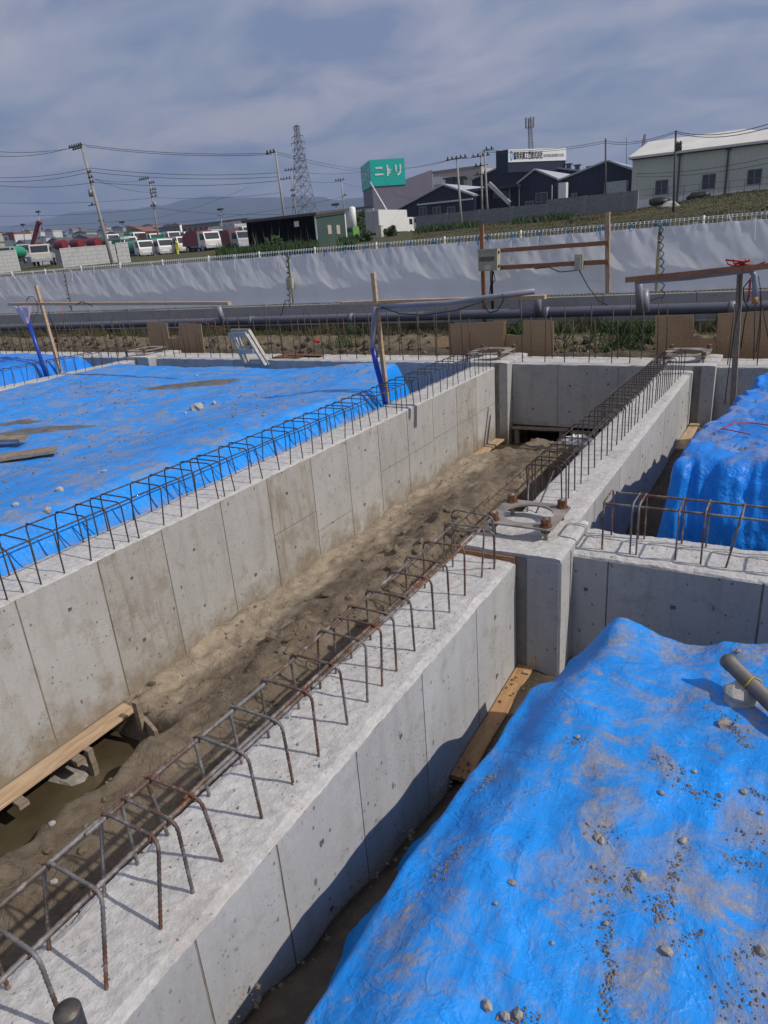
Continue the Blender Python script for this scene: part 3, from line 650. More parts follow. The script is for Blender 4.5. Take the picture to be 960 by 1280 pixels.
# ---- far left beam
fl = thing('foundation_beam', 'concrete beam at far left between the wide muddy tarp and the small bulging tarp', 'foundation beam', (-13.1, 7, -1.3), BEAMS)
beam_loft('y', 0.0, 10.96, -13.36, -12.92, -1.3, 0.0, 0.1, 71, 0.02).build('concrete_body', [MC, MT], fl)
y = 3.0
while y < 10.8:
    stirrup(fl, (-13.14, y, 0), 0.30, 0.33, RND.choice((-.025, 0, .025, .05)), far=True); y += RND.choice((0.2, 0.23, 0.26))
for x in (-13.0, -13.28): long_bar(fl, wobble('y', 2.9, 10.8, x, 0.315, .012, 73), n=5)

# ------------------------------------------------------------------ column pedestals with anchor bolts
def ring_plate(x0, x1, y0, y1, z0, z1, cx_, cy_, rad, n=40):
    mb = MB(); out = []
    for i in range(n):
        t = 2 * math.pi * i / n; c_, s_ = math.cos(t), math.sin(t)
        k = min(((x1 - x0) / 2) / max(abs(c_), 1e-6), ((y1 - y0) / 2) / max(abs(s_), 1e-6))
        out.append(((x0 + x1) / 2 + c_ * k, (y0 + y1) / 2 + s_ * k))
    inn = [(cx_ + rad * math.cos(2 * math.pi * i / n), cy_ + rad * math.sin(2 * math.pi * i / n)) for i in range(n)]
    vs = [(x, y, z) for z in (z0, z1) for x, y in out] + [(x, y, z) for z in (z0, z1) for x, y in inn]
    O0, O1, I0, I1 = 0, n, 2*n, 3*n; fs = []
    for i in range(n):
        j = (i + 1) % n
        fs += [(O1+i, O1+j, I1+j, I1+i), (O0+j, O0+i, I0+i, I0+j), (O0+i, O0+j, O1+j, O1+i), (I0+j, I0+i, I1+i, I1+j)]
    return mb.add(vs, fs)
def hexnut(mb, x, y, z0, z1, r, rot=0.3, n=6):
    vs = [(x + r * math.cos(rot + 2*math.pi*i/n), y + r * math.sin(rot + 2*math.pi*i/n), z) for z in (z0, z1) for i in range(n)]
    return mb.add(vs, [tuple(range(n - 1, -1, -1)), tuple(range(n, 2*n))] + [(i, (i+1) % n, n + (i+1) % n, n + i) for i in range(n)])
PEDS = 'column pedestals with anchor plates'
def pedestal(x0, x1, y0, y1, zt, zb, label, mats, far=False, pz=0.09, seed=0, plate=None, strip=None):
    o = thing('column_pedestal', label, 'pedestal', ((x0 + x1) / 2, (y0 + y1) / 2, zb), PEDS)
    beam_loft('y', y0, y1, x0, x1, zb, zt, 0.035 if not far else 0.1, 81 + seed, 0.012).build('concrete_body', [MC, MT], o)
    s0, s1 = strip; MB().box(s0, s1, y0 - .005, y0 - .0005, zb, zt - .02).build('joint_strip', STRIP, o)
    px0, px1, py0, py1 = plate or (x0 + .08, x1 - .15, y0 + .1, y1 - .1)
    z = zt + pz
    ring_plate(px0, px1, py0, py1, z, z + .012, (px0 + px1) / 2, (py0 + py1) / 2, min(px1 - px0, py1 - py0) * 0.36, 20 if far else 44).build('anchor_plate', STEEL, o)
    for bx in (px0 + .055, px1 - .055):
        for by in (py0 + .055, py1 - .055):
            b_ = MB().tube([(bx, by, zt - .03), (bx, by, z + .075)], 0.0165, 10)
            bo = b_.build('anchor_bolt', STEEL, o, True)
            nt = MB(); hexnut(nt, bx, by, z + .013, z + .021, .042, 0, 14); hexnut(nt, bx, by, z + .021, z + .068, .034); hexnut(nt, bx, by, z - .03, z - .001, .034, .6)
            nt.build('nut', RUST, bo)
    return o
ped = pedestal(-1.842, -1.138, 3.985, 4.69, 0.058, -1.3, 'nearest concrete pedestal with a round-holed steel plate held on four rusty bolts', None, plate=(-1.75, -1.265, 4.20, 4.69), pz=0.088, strip=(-1.436, -1.365))
MB().box(-1.85, -1.44, 3.965, 3.984, -0.008, 0.03).build('form_strip', WOOD_R, ped)
for sg, a, b, m_ in (('-y', -1.36, -1.142, MC), ):
    MB().box(a + .004, b - .004, 3.979, 3.985, -1.3, 0.03).build('formwork_panel', m_, ped)
MB().box(-1.138, -1.132, 3.99, 4.19, -1.3, 0.03).build('formwork_panel', MC3, ped); MB().box(-1.138, -1.128, 4.197, 4.255, -1.3, 0.03).build('formwork_panel', MC2, ped)
pedestal(-4.78, -4.08, 10.96, 11.98, 0.07, -1.5, 'far concrete pedestal ending the left beam in the wet corner of the trench', None, True, seed=2, plate=(-4.95, -4.25, 11.15, 11.95), strip=(-4.296, -4.225))
pedestal(-1.66, -0.96, 10.96, 11.98, 0.07, -1.3, 'far concrete pedestal ending the right beam in front of plywood by the post', None, True, seed=3, plate=(-1.75, -1.1, 11.15, 11.95), strip=(-1.25, -1.14))
pedestal(-13.2, -12.5, 10.96, 11.98, 0.07, -1.3, 'far left concrete pedestal with a rusty plate in front of the notched plywood', None, True, seed=4, plate=(-13.5, -12.8, 11.15, 11.95), strip=(-12.915, -12.86))

# ------------------------------------------------------------------ blue tarpaulins over backfilled soil
def wrk(x, y, s=1.0, seed=0):                 # soft crumpling of a laid sheet
    a = abs(fbm(x * 1.7 * s + seed, y * 1.2 * s, seed, 4)); b = abs(fbm(x * 4.5 * s, y * 3.2 * s + seed, seed + 3, 3))
    return 0.045 * (0.5 - a) + 0.018 * (0.5 - b)
# near mound, bottom right
def near_ridge(y): return -0.985 + 0.02 * fbm(y * 0.9, 2) + 0.045 * sstep(1.5, 2.4, y)
def near_top(x, y):
    z = 0.02 + 0.05 * fbm(x * .7, y * .7, 2, 3) + wrk(x, y, 1.0, 4)
    xr = near_ridge(y); z += 0.02 - (0.10 + 0.06 * sstep(1.6, 2.4, y)) * sstep(0.28, 0.0, x - xr)
    z -= (0.22 - 0.20 * sstep(-1.05, -0.62, x)) * sstep(2.75, 3.45, y)
    pk = math.exp(-((x + 0.66) / 0.12) ** 2 - ((y - 3.42) / 0.2) ** 2); z += 0.02 * pk - 0.035 * sstep(2.9, 3.4, y)
    z -= 0.09 * math.exp(-((x + 0.33) / 0.2) ** 2) * sstep(3.0, 3.5, y)
    for a, c in ((0.55, 0.35), (-0.75, 0.9), (0.2, 1.9)):        # long tension folds
        d = (x - c * 0.3) * math.cos(a) + (y - c) * math.sin(a); z += 0.014 * math.exp(-(d / 0.035) ** 2) * (0.5 + 0.5 * fbm(x, y, c))
    return z
def near_tarp(u, v):
    y = -1.2 + v * 5.05
    yy = y
    if y > 3.52:                                  # falls away behind the crest
        t = (y - 3.52) / 0.33; y = 3.52 + 0.10 * t
    xr = near_ridge(y); s_ = u * 3.4 - 0.62
    if s_ < 0:
        t = min(1.0, -s_ / 0.62); x = xr - 0.36 * t ** 1.1; z0 = near_top(xr, y)
        z = z0 - (0.66 + 0.1 * fbm(y * 2, 1)) * t ** 0.9 + 0.035 * fbm(y * 5 + t, t * 2, 3) * t * .5
        x += 0.015 * fbm(y * 4, t * 3, 8) * t + 0.15 * t * sstep(2.1, 2.8, y)
    else:
        x = xr + s_; z = near_top(x, y)
    if yy > 3.52: z -= (yy - 3.52) / 0.33 * 1.0
    return (x, y, z)
TARPS = 'blue tarpaulins over the backfilled bays'
nt = tag(MB().grid(near_tarp, 210, 260).build('tarpaulin', TARP, None, True), 'nearest blue tarp mound filling the bottom right, dusted with mud and crumbs', 'tarp', TARPS)
# far right mound
def rt_top(x, y):
    xl = lerp(-0.90, -0.55, sstep(4.9, 10.2, y)) + 0.05 * fbm(y * 1.3, 5)
    top = lerp(0.42, 0.16, sstep(5.2, 9.5, y)) + 0.05 * fbm(x, y * .7, 12) + wrk(x, y, 1.2, 14) * 0.7 - 0.014 * (1 - min(1, abs(NZ.noise(Vector((x * 3.1, y * 1.1, 44)))) * 7))
    fold = abs(NZ.noise(Vector((x * 5.5 + 0.6 * NZ.noise(Vector((x * 3, y * 3, 3))), y * 1.5, 6))))
    f = sstep(4.74, 5.34 + 0.10 * NZ.noise(Vector((x * 2.6, 1, 1))), y - (0.065 * (0.45 - fold) + 0.04 * abs(NZ.noise(Vector((x * 13 + y * 2, 3, y * 2))))) * (1 - sstep(5.3, 5.8, y)))
    l = sstep(xl, xl + 0.22 + 0.06 * fbm(y * 2, 4), x - 0.09 * (0.4 - abs(NZ.noise(Vector((y * 3.0, x * 2, 2))))))
    e = 1 - sstep(10.1, 10.6, y)
    return lerp(-0.86, top, f ** 0.8 * l * e) 
def rt_pt(u, v):
    x, y = -0.95 + u * 3.6, 4.76 + (v ** 1.9) * 5.9; z = rt_top(x, y); k = 1 - sstep(5.15, 5.7, y)
    q = abs(NZ.noise(Vector((x * 4.3, z * 3.4, 1)))) + 0.6 * abs(NZ.noise(Vector((x * 9 + z * 4, z * 8, 2)))) + 0.3 * abs(NZ.noise(Vector((x * 20, z * 20, 5))))
    s_ = abs(NZ.noise(Vector((y * 4.0, z * 4, 9)))) * (1 - sstep(0.25, 0.5, x + .95))
    return (x + 0.05 * s_, y + (0.035 * (q - 0.25)) * k * sstep(-0.8, -0.5, z) , z - 0.02 * q * (1 - k))
tag(MB().grid(rt_pt, 230, 230).build('tarpaulin', TARP_C, None, True),
    'draped blue tarp mound with a steep shiny front beyond the short cross beam', 'tarp', TARPS)
# wide tarp on the left
def lt_z(x, y):
    z = -0.03 + 0.035 * fbm(x * .5, y * .5, 21) + wrk(x, y, 0.6, 22) * 0.8
    xe = -4.78 - 0.85 * sstep(8.1, 10.3, y); z += (0.25 - .13 * sstep(6.5, 9.5, y)) * (1 - sstep(0.5, 2.6, xe - x))
    b = 0.10 * abs(NZ.noise(Vector((y * 2.1, x * 1.0, 5))))
    z = lerp(z, -0.06 - 0.5 * sstep(8.0, 8.8, y), 1 - sstep(0.0, 0.32 + b, xe - x)) if xe - x < 0.8 else z
    if y > 8.0 and x > xe - 0.1: z = min(z, -0.5)
    z = lerp(z, -0.7, sstep(10.55, 10.9, y + 0.06 * fbm(x * 2, 3)))
    return z
tag(MB().grid(lambda u, v: (-12.93 + u * 8.18, -1.5 + v * 12.5, lt_z(-12.93 + u * 8.18, -1.5 + v * 12.5)), 230, 300).build('tarpaulin', TARP_D, None, True),
    'wide flat blue tarp covered in mud and puddles behind the left beam', 'tarp', TARPS)
def ll_z(x, y):
    d = max(0, min(-13.42 - x, 3.0)); f = sstep(0.0, 0.55, d) * sstep(10.9, 10.2, y) if y > 10 else sstep(0.0, 0.55, d)
    return lerp(-0.4, 0.24 + 0.08 * fbm(x * .8, y * .8, 31) + 0.06 * abs(fbm(x * 2.4, y * 2, 3)), f)
tag(MB().grid(lambda u, v: (-21 + u * 7.6, 3 + v * 8.0, ll_z(-21 + u * 7.6, 3 + v * 8.0)), 90, 100).build('tarpaulin', TARP_C, None, True),
    'small bulging clean blue tarp at the far left edge', 'tarp', TARPS)

# mud crumbs and stones
def hit(px, py, fz, z0=0.0):
    z = z0
    for _ in range(12):
        p = atZ(px, py, z); z = 0.5 * z + 0.5 * fz(p.x, p.y)
    return (p.x, p.y, fz(p.x, p.y))
def crumbs(fz, area, n, seed, sizes, thr=0.05, freq=1.0):
    mb = MB(); r = random.Random(seed); k = 0; t = 0
    while k < n and t < n * 40:
        t += 1; x = r.uniform(area[0], area[1]); y = r.uniform(area[2], area[3])
        m = fbm(x * 1.1 * freq + 7, y * 1.1 * freq, seed, 4); l = abs(fbm(x * 1.6 * freq, y * 1.3 * freq, seed + 9, 4))
        if (m > thr - .12 and l < 0.035) or (m > thr + .16 and r.random() < .25) or r.random() < 0.02:
            s_ = sizes[0] + (sizes[1] - sizes[0]) * r.random() ** 4
            mb.crumb((x, y, fz(x, y) + s_ * 0.25), s_, r); k += 1
    return mb
def streaks(fz, lines, n, spread, sizes, seed, z0=0.0):
    mb = MB(); r = random.Random(seed)
    for ln in lines:
        P_ = [hit(px, py, fz, z0) for px, py in ln]; L_ = sum(math.dist(a[:2], b[:2]) for a, b in zip(P_, P_[1:]))
        for _ in range(int(n * L_)):
            a, b = r.choice(list(zip(P_, P_[1:]))); t = r.random(); k = abs(fbm(lerp(a[0], b[0], t) * 5, lerp(a[1], b[1], t) * 5, seed)) * 3
            x, y = lerp(a[0], b[0], t) + r.gauss(0, spread) * (.4 + k), lerp(a[1], b[1], t) + r.gauss(0, spread) * (.4 + k)
            s_ = sizes[0] + (sizes[1] - sizes[0]) * r.random() ** 3; mb.crumb((x, y, fz(x, y) + s_ * .25), s_, r)
    return mb
NEAR_LINES = [((750, 1085), (756, 1150), (764, 1220), (752, 1275)), ((818, 945), (850, 975), (897, 1010)), ((855, 1050), (838, 1110), (820, 1155)), ((905, 888), (918, 912), (935, 935)), ((930, 1040), (958, 1062)),
  ((845, 1178), (880, 1165)), ((905, 1195), (955, 1190)), ((915, 1278), (935, 1255), (958, 1230)), ((595, 990), (625, 960)), ((700, 925), (735, 930)), ((540, 1110), (575, 1060)), ((620, 1270), (680, 1275)), ((785, 1120), (790, 1085)), ((905, 1070), (950, 1080)), ((730, 1030), (775, 1045)), ((930, 985), (958, 1000))]
kind(streaks(near_top, NEAR_LINES, 650, 0.016, (0.002, 0.008), 3).build('mud_crumbs', CRUMB), 'stuff')
kind(crumbs(near_top, (-0.92, 1.3, -0.6, 3.4), 600, 3, (0.002, 0.006)).build('mud_crumbs', CRUMB), 'stuff')
kind(crumbs(lt_z, (-12.4, -5.4, 2.0, 10.3), 1600, 5, (0.006, 0.026), -0.05, 0.6).build('mud_crumbs', CRUMB), 'stuff')
kind(crumbs(rt_top, (-0.5, 0.4, 5.5, 9.5), 250, 6, (0.006, 0.02)).build('mud_crumbs', CRUMB), 'stuff')
def stone(p, size, label, mat=None, group=None, seed=0, flat=0.7, name='stone'):
    r = random.Random(seed); o = MB().rock((0, 0, 0), size, r, flat, 2 if size > .05 else 1).build(name, mat or ROCKM)
    o.location = (p[0], p[1], p[2] + size * flat * 0.35); return tag(o, label, 'stone', group)
SG = 'mudstone pieces scattered on the nearest blue tarp'
for i, (px, py, s_) in enumerate(((722, 922, .018), (826, 992, .016), (854, 1052, .020), (747, 1048, .022), (802, 1098, .030), (752, 1052, .020), (640, 1104, .016), (834, 1190, .022), (609, 1258, .026), (951, 1017, .018), (900, 995, .016), (632, 1272, .022), (930, 932 - 1 + 60, .018), (648, 1270, .026), (757, 1155, .014), (950, 1190, .024), (690, 1180, .012), (620, 1130, .012), (922, 815, .024), (868, 965, .014))):
    stone(hit(px, py, near_top), s_ * .8, 'small grey mudstone chip lying on the nearest blue tarp', ROCKM, SG, 100 + i)
LG = 'pale lumps scattered on the wide muddy tarp'
for i, (px, py, s_) in enumerate(((268, 505, .05), (232, 517, .03), (75, 614, .05), (60, 640, .05), (20, 632, .035), (205, 437 + 25, .03), (246, 470, .035), (330, 520, .03), (130, 590, .03), (300, 560, .03))):
    stone(hit(px, py, lt_z), s_, 'small pale lump of dried mud on the wide muddy blue tarp', ROCKL, LG, 140 + i)
stone(hit(247, 512, lt_z), 0.10, 'pale angular concrete chunk, the largest lump on the wide muddy tarp', ROCKL, None, 160, 0.75, 'concrete_chunk')
def flat_patch(name, c, a, b, fz, mat, seed, rot=0.0, dz=0.006):
    mb = MB(); n, m_ = 44, 7; vs = []; fs = []; cr, sr = math.cos(rot), math.sin(rot)
    for j in range(m_ + 1):
        for i in range(n):
            t = 2 * math.pi * i / n; k = (j / m_) * (1 + 0.4 * NZ.noise(Vector((math.cos(t) * 1.6, math.sin(t) * 1.6, seed))) + 0.15 * NZ.noise(Vector((math.cos(t) * 5, math.sin(t) * 5, seed))))
            x, y = a * k * math.cos(t), b * k * math.sin(t); x, y = c[0] + x*cr - y*sr, c[1] + x*sr + y*cr
            vs.append((x, y, fz(x, y) + dz * (1 - (j / m_) ** 3) + 0.001))
    for j in range(m_):
        for i in range(n): fs.append((j*n + i, j*n + (i+1) % n, (j+1)*n + (i+1) % n, (j+1)*n + i))
    return MB().add(vs, fs).build(name, mat, None, True)
PUD = Mat('wet_mud', 0.25, 0, 0.5); PUD.color(PUD.ramp(PUD.noise(5, 6, .7), (.3, (.07, .06, .05)), (.7, (.16, .14, .115)))); PUD.rough(PUD.ramp(PUD.noise(3, 4), (.4, .12), (.6, .6))); PUD = PUD.m
for px, py, a, b, sd in ((243, 480, .85, .26, 1), (55, 537, .6, .2, 2), (20, 528, .3, .15, 4)):
    p = hit(px, py, lt_z); kind(flat_patch('mud_puddle', p, a, b, lt_z, PUD, sd, 0.62, 0.012), 'stuff')
# stones in the trench
mb = crumbs(trench_z, (-4.2, -1.95, -0.8, 10.5), 2600, 15, (0.004, 0.026), -0.15)
r = random.Random(91)
for _ in range(130):
    y = r.uniform(3.6, 7.0); x = -3.05 + .12 * fbm(y * 1.1, 0, 2) + r.gauss(0, .16 + .1 * abs(fbm(y * .9, 3, 3)) * 4); s_ = .012 + .075 * r.random() ** 2.6; mb.rock((x, y, trench_z(x, y) + s_ * .2), s_, r, .75, 1)
for _ in range(260):
    y = r.uniform(0.6, 4.3); x = -1.43 + .03 + abs(r.gauss(0, .06)); s_ = .004 + .014 * r.random() ** 3; mb.crumb((x, y, pit(x, y) + s_ * .3), s_, r)
kind(mb.build('soil_crumbs', soil_mat('clod_soil', (0.11, 0.085, 0.055), (0.27, 0.215, 0.15), .1)), 'stuff')
TG = 'stones lying in the muddy trench'
for i, (px, py, s_, m_) in enumerate(((60, 1063, .055, ROCKM), (105, 1062, .06, ROCKM), (130, 1000, .04, ROCKM), (65, 1030, .045, ROCKL), (20, 1105, .04, ROCKM), (68, 1103, .035, ROCKL), (190, 815 + 40, .05, ROCKM), (330, 860, .05, ROCKM), (360, 800, .06, ROCKM), (410, 715 + 30, .09, ROCKM), (440, 760, .07, ROCKM), (520, 690, .08, ROCKM), (480, 735, .10, ROCKM), (560, 655, .08, ROCKM), (590, 640, .06, ROCKM), (455, 700, .05, ROCKM), (380, 770, .09, ROCKM), (500, 712, .07, ROCKM))):
    stone(hit(px, py, trench_z, -1.15), s_ * .75, ('pale angular stone' if m_ is ROCKL else 'brownish clod') + ' lying on the muddy trench floor', ROCKL if m_ is ROCKL else SOIL, TG, 180 + i, 0.45)
stone(atZ(89, 965, -1.48), 0.16, 'flat grey stone half under the brown water beside the plank', ROCKM, None, 230, 0.25)
# crumbs on the beam tops
mb = MB(); r_ = random.Random(44)
for _ in range(420):
    q = r_.random()
    if q < .45: x, y, z = r_.uniform(-1.84, -1.46), r_.uniform(-.5, 3.95), 0.006
    elif q < .7: x, y, z = r_.uniform(-4.7, -4.33), r_.uniform(0, 10.8), 0.006
    elif q < .85: x, y, z = r_.uniform(-1.67, -1.28), r_.uniform(4.75, 10.8), 0.006
    else: x, y, z = r_.uniform(-1.1, 1.0), r_.uniform(4.28, 4.7), -0.004
    mb.crumb((x, y, z), 0.003 + 0.011 * r_.random() ** 3, r_)
kind(mb.build('concrete_crumbs', ROCKL), 'stuff')

# ------------------------------------------------------------------ planks and timber along the beam feet
def plank(a, b, w, h, label, mat=WOOD, name='plank', up=(0, 0, 1), group=None, cat='plank'):
    a, b = Vector(a), Vector(b); d = (b - a).normalized(); o = bpy.data.objects
    mb = MB(); k = 6; u = Vector(up)
    sd = d.cross(u).normalized(); u2 = sd.cross(d).normalized(); L = (b - a).length; r = random.Random(int(L * 1000)); rows = []
    for i in range(k + 1):
        c = a + d * (L * i / k) + u2 * r.uniform(-.003, .003) + sd * r.uniform(-.002, .002)
        q = min(0.004, h * .2)
        for s_, t in ((-1, -.8), (-.94, -1), (.94, -1), (1, -.8), (1, .8), (.94, 1), (-.94, 1), (-1, .8)):
            rows.append(c + sd * (w / 2 * s_) + u2 * (h / 2 * t) - a)
    fs = [tuple(range(8)), tuple(k * 8 + j for j in range(7, -1, -1))]
    for i in range(k):
        for j in range(8): fs.append((i*8 + j, (i+1)*8 + j, (i+1)*8 + (j+1) % 8, i*8 + (j+1) % 8))
    ob = mb.add(rows, fs).build(name, mat); ob.location = a
    return tag(ob, label, cat, group) if label else ob
plank((-4.205, 0.2, -1.232), (-4.21, 2.93, -1.232), 0.16, 0.022, 'raw timber plank along the left beam foot above the brown water')
plank((-4.21, 8.9, -1.225), (-4.20, 10.9, -1.225), 0.16, 0.03, 'short timber plank at the far foot of the left beam near the wet corner')
for y, nm in ((1.85, 'lower'), (2.30, 'upper')):
    plank((-4.32, y, -1.268), (-4.06, y - .02, -1.268), 0.07, 0.04, f'short wooden bearer under the left plank, the {"one nearer the bottom left corner" if nm == "lower" else "one nearer the middle of the trench"}', WOOD_O, 'wood_block', cat='wood block')
def stake(p, h, w, label, mat=WOOD_O, lean=(0, 0), name='wooden_stake'):
    return plank(p, (p[0] + lean[0], p[1] + lean[1], p[2] + h), w, w * .8, label, mat, name, (0, 1, 0), cat='stake')
pz = atZ(110, 936, -1.24); stake((pz.x, pz.y, -1.60), 0.36, 0.055, 'short wooden stake standing in the brown water at lower left')
pz = atZ(170, 877, -1.06); stake((pz.x, pz.y, -1.32), 0.26, 0.05, 'short dark wooden stake in the mud at the plank end', WOOD_O)
plank((-4.28, 2.9, -1.30), (-3.80, 2.74, -1.33), 0.03, 0.17, 'dark wet board across the end of the water hole', WOOD_O)
plank((-1.37, 2.85, -0.86), (-1.37, 4.02, -0.80), 0.11, 0.03, 'orange timber plank along the near beam foot beside the blue mound', WOOD_P)
for i, (y, h) in enumerate(((3.05, .34), (3.35, .36), (3.62, .36), (3.9, .42))):
    stake((-1.335, y, -1.2), h, 0.04, 'thin upright timber prop under the orange plank by the blue mound', WOOD).__setitem__('group', 'props under the orange plank')
plank((-1.31, 4.0, -1.2), (-1.31, 4.0, -0.70), 0.03, 0.05, 'pale upright lath at the corner of the near beam and the pedestal', WOOD, 'timber_lath', (0, 1, 0), cat='lath')
plank((-1.10, 4.19, -0.80), (-0.75, 4.20, -0.80), 0.09, 0.03, 'short timber plank at the foot of the near cross beam', WOOD)
plank((-1.18, 9.6, -0.80), (-1.16, 10.92, -0.78), 0.13, 0.03, 'raw timber plank along the far foot of the right beam', WOOD)
stake((-1.10, 10.75, -1.2), 0.42, 0.05, 'upright board end below the plank at the far right pedestal', WOOD)
plank((-4.05, 11.13, -1.06), (-3.1, 11.14, -1.05), 0.12, 0.035, 'rough plank under the far cross beam in the trench corner', WOOD_O)
plank((-3.05, 11.13, -1.08), (-2.0, 11.15, -1.08), 0.10, 0.03, 'second rough plank under the far cross beam near the white bag', WOOD_O)
for x, l in ((-3.98, 'post beside the wet corner pedestal'), (-3.2, 'post in the middle of the dark gap')):
    stake((x, 11.15, -1.62), 0.55, 0.08, 'wooden ' + l + ' under the far cross beam', WOOD_O)
# crumpled white bag
bg = MB(); r_ = random.Random(5); bp = Vector((-2.82, 10.78, -1.17))
bm = bmesh.new(); bmesh.ops.create_icosphere(bm, subdivisions=4, radius=1)
vs = [(bp.x + .27 * v.co.x * (1 + .35 * fbm(v.co.x * 2, v.co.y * 2, v.co.z * 2)), bp.y + .14 * v.co.y * (1 + .4 * fbm(v.co.x * 3, v.co.y * 3, v.co.z * 3)), bp.z + .13 * v.co.z * (1 + .6 * abs(fbm(v.co.x * 4, v.co.y * 4, v.co.z * 4)))) for v in bm.verts]
tag(bg.add(vs, [tuple(v.index for v in f.verts) for f in bm.faces]).build('plastic_bag', WHITEB), 'crumpled white plastic bag on the soil under the far cross beam', 'plastic bag'); bm.free()
# boards on the wide tarp
for (a, b), l, w in ((((0, 572), (70, 562)), 'longer grey weathered board lying on the wide muddy tarp at the left edge', .22), (((-40, 551), (30, 548)), 'shorter grey weathered board resting above the longer one at the left edge', .2)):
    A, B = atZ(a[0], a[1], 0.06), atZ(b[0], b[1], 0.06); h = 0.06 if 'longer' in l else 0.11
    plank((A.x, A.y, h), (B.x, B.y, h), w, 0.045, l, WOOD_O)
# steel pipe stub, bottom left
STEEL_D = simple('dark_worn_steel', (0.10, 0.085, 0.075), 0.45, 0.4, 30, 0.4)
st = thing('steel_pipe_stub', 'blurred round top of a worn steel pipe at the bottom left edge', 'pipe', (-1.30, 0.50, 0))
c0 = atZ(85, 1268, 0.42); MB().tube([(c0.x, c0.y, 0.0), (c0.x, c0.y, 0.41)], .026, 20).build('tube', STEEL, st, True)
MB().tube([(c0.x, c0.y, 0.34), (c0.x, c0.y, 0.405), (c0.x, c0.y, 0.43), (c0.x, c0.y, .436), (c0.x, c0.y, .434), (c0.x, c0.y, .40), (c0.x, c0.y, .398)], [.030, .031, .031, .028, .023, .021, .001], 24, cap=False).build('socket', STEEL_D, st, True)
# grey pipe and broken concrete on the near mound
p0 = Vector(hit(912, 850, near_top)); A = Vector((p0.x - .02, p0.y - .0, near_top(p0.x, p0.y) + .10)); B = A + Vector((0.36, -0.50, -0.005))
gp = thing('grey_pipe', 'short grey plastic pipe lying on the blue mound at right, tied with yellow cord', 'pipe', tuple(A))
GP = simple('dusty_grey_pipe', (0.15, 0.14, 0.125), 0.55, 0.2, 12)
MB().tube([A, A.lerp(B, .06), A.lerp(B, .061), B], [.036, .036, .033, .033], 20).build('tube', GP, gp, True)
YC = simple('yellow_cord', (0.45, 0.33, 0.03), 0.7, 0.2, 40); d_ = (B - A).normalized(); c_ = A.lerp(B, .32); s1 = d_.cross(Vector((0, 0, 1))).normalized(); s2 = s1.cross(d_)
MB().tube([c_ + (s1 * math.cos(t) + s2 * math.sin(t)) * .037 + d_ * .006 * math.sin(3 * t) for t in [i * math.pi / 10 for i in range(21)]], .004, 5).build('yellow_cord', YC, gp, True)
o = stone((A.x + .075, A.y - .16, near_top(A.x + .08, A.y - .15) + .01), 0.075, 'jagged broken concrete piece under the grey pipe on the blue mound', ROCKL, None, 303, 0.6, 'concrete_piece')
stone(hit(905, 905, near_top), 0.035, 'thin mudstone flake left of the broken concrete under the grey pipe', ROCKM, None, 305, 0.5)
# red cord on the far right mound
pts = []
for px, py in ((938, 545), (902, 538), (918, 530), (940, 531), (962, 534)):
    p = hit(px, py, rt_top, .3); pts.append((p[0], p[1], p[2] + .015))
tag(MB().tube(pts, .005, 6).build('red_rope', REDC, None, True), 'thin red cord lying across the top of the far right blue mound', 'cord')

# ------------------------------------------------------------------ batter boards, stakes and pipes over the far beam
def round_thing(name, pts, r, label, mat, cat, n=8, group=None):
    return tag(MB().tube(pts, r, n).build(name, mat, None, True), label, cat, group)
sm = plank((-4.85, 8.32, -0.3), (-4.86, 8.18, 1.69), 0.055, 0.05, 'tall raw timber stake in the middle holding the batter board and grey pipe', WOOD, 'timber_stake', (0, 1, 0), cat='stake')
plank(at(427, 379, 8.22), at(682, 371, 8.30), 0.09, 0.045, 'pale batter board crossing the middle stake, below the grey pipe', WOOD, 'batter_board', cat='board')
a, b, c = at(474, 384, 8.14), at(560, 379, 8.14), at(668, 364, 8.14)
round_thing('drain_pipe', [a, a.lerp(b, .5) + Vector((0, 0, .006)), b, b.lerp(c, .5), c], .034, 'long grey plastic pipe lashed along the middle batter board', PVC, 'pipe', 12)
a2 = at(470, 386, 8.14)
round_thing('drain_pipe', [a2 + Vector((0, 0, .02)), at(467, 402, 8.14), at(466, 432, 8.14), at(471, 447, 8.16)], .033, 'grey upright pipe hanging down beside the middle stake', PVC, 'pipe', 10)
round_thing('blue_hose', [at(466, 435, 8.10), at(470, 455, 8.12), at(476, 478, 8.14), at(481, 500, 8.2), at(482, 505, 8.2)], .036, 'blue plastic sleeve below the grey pipe beside the middle stake', BLUEP, 'hose', 10)
round_thing('black_cable', [at(476, 384, 8.1), at(500, 392, 8.1), at(530, 394, 8.1), at(570, 388, 8.1), at(606, 376, 8.1)], .007, 'black cable sagging below the middle grey pipe', BLACK, 'cable', 6)
round_thing('black_cable', [at(628, 367, 8.1), at(629, 376, 8.1), at(622, 388, 8.1), at(612, 391, 8.1), at(605, 384, 8.1), at(606, 372, 8.1)], .007, 'black cable looped at the right end of the middle grey pipe', BLACK, 'cable', 6)
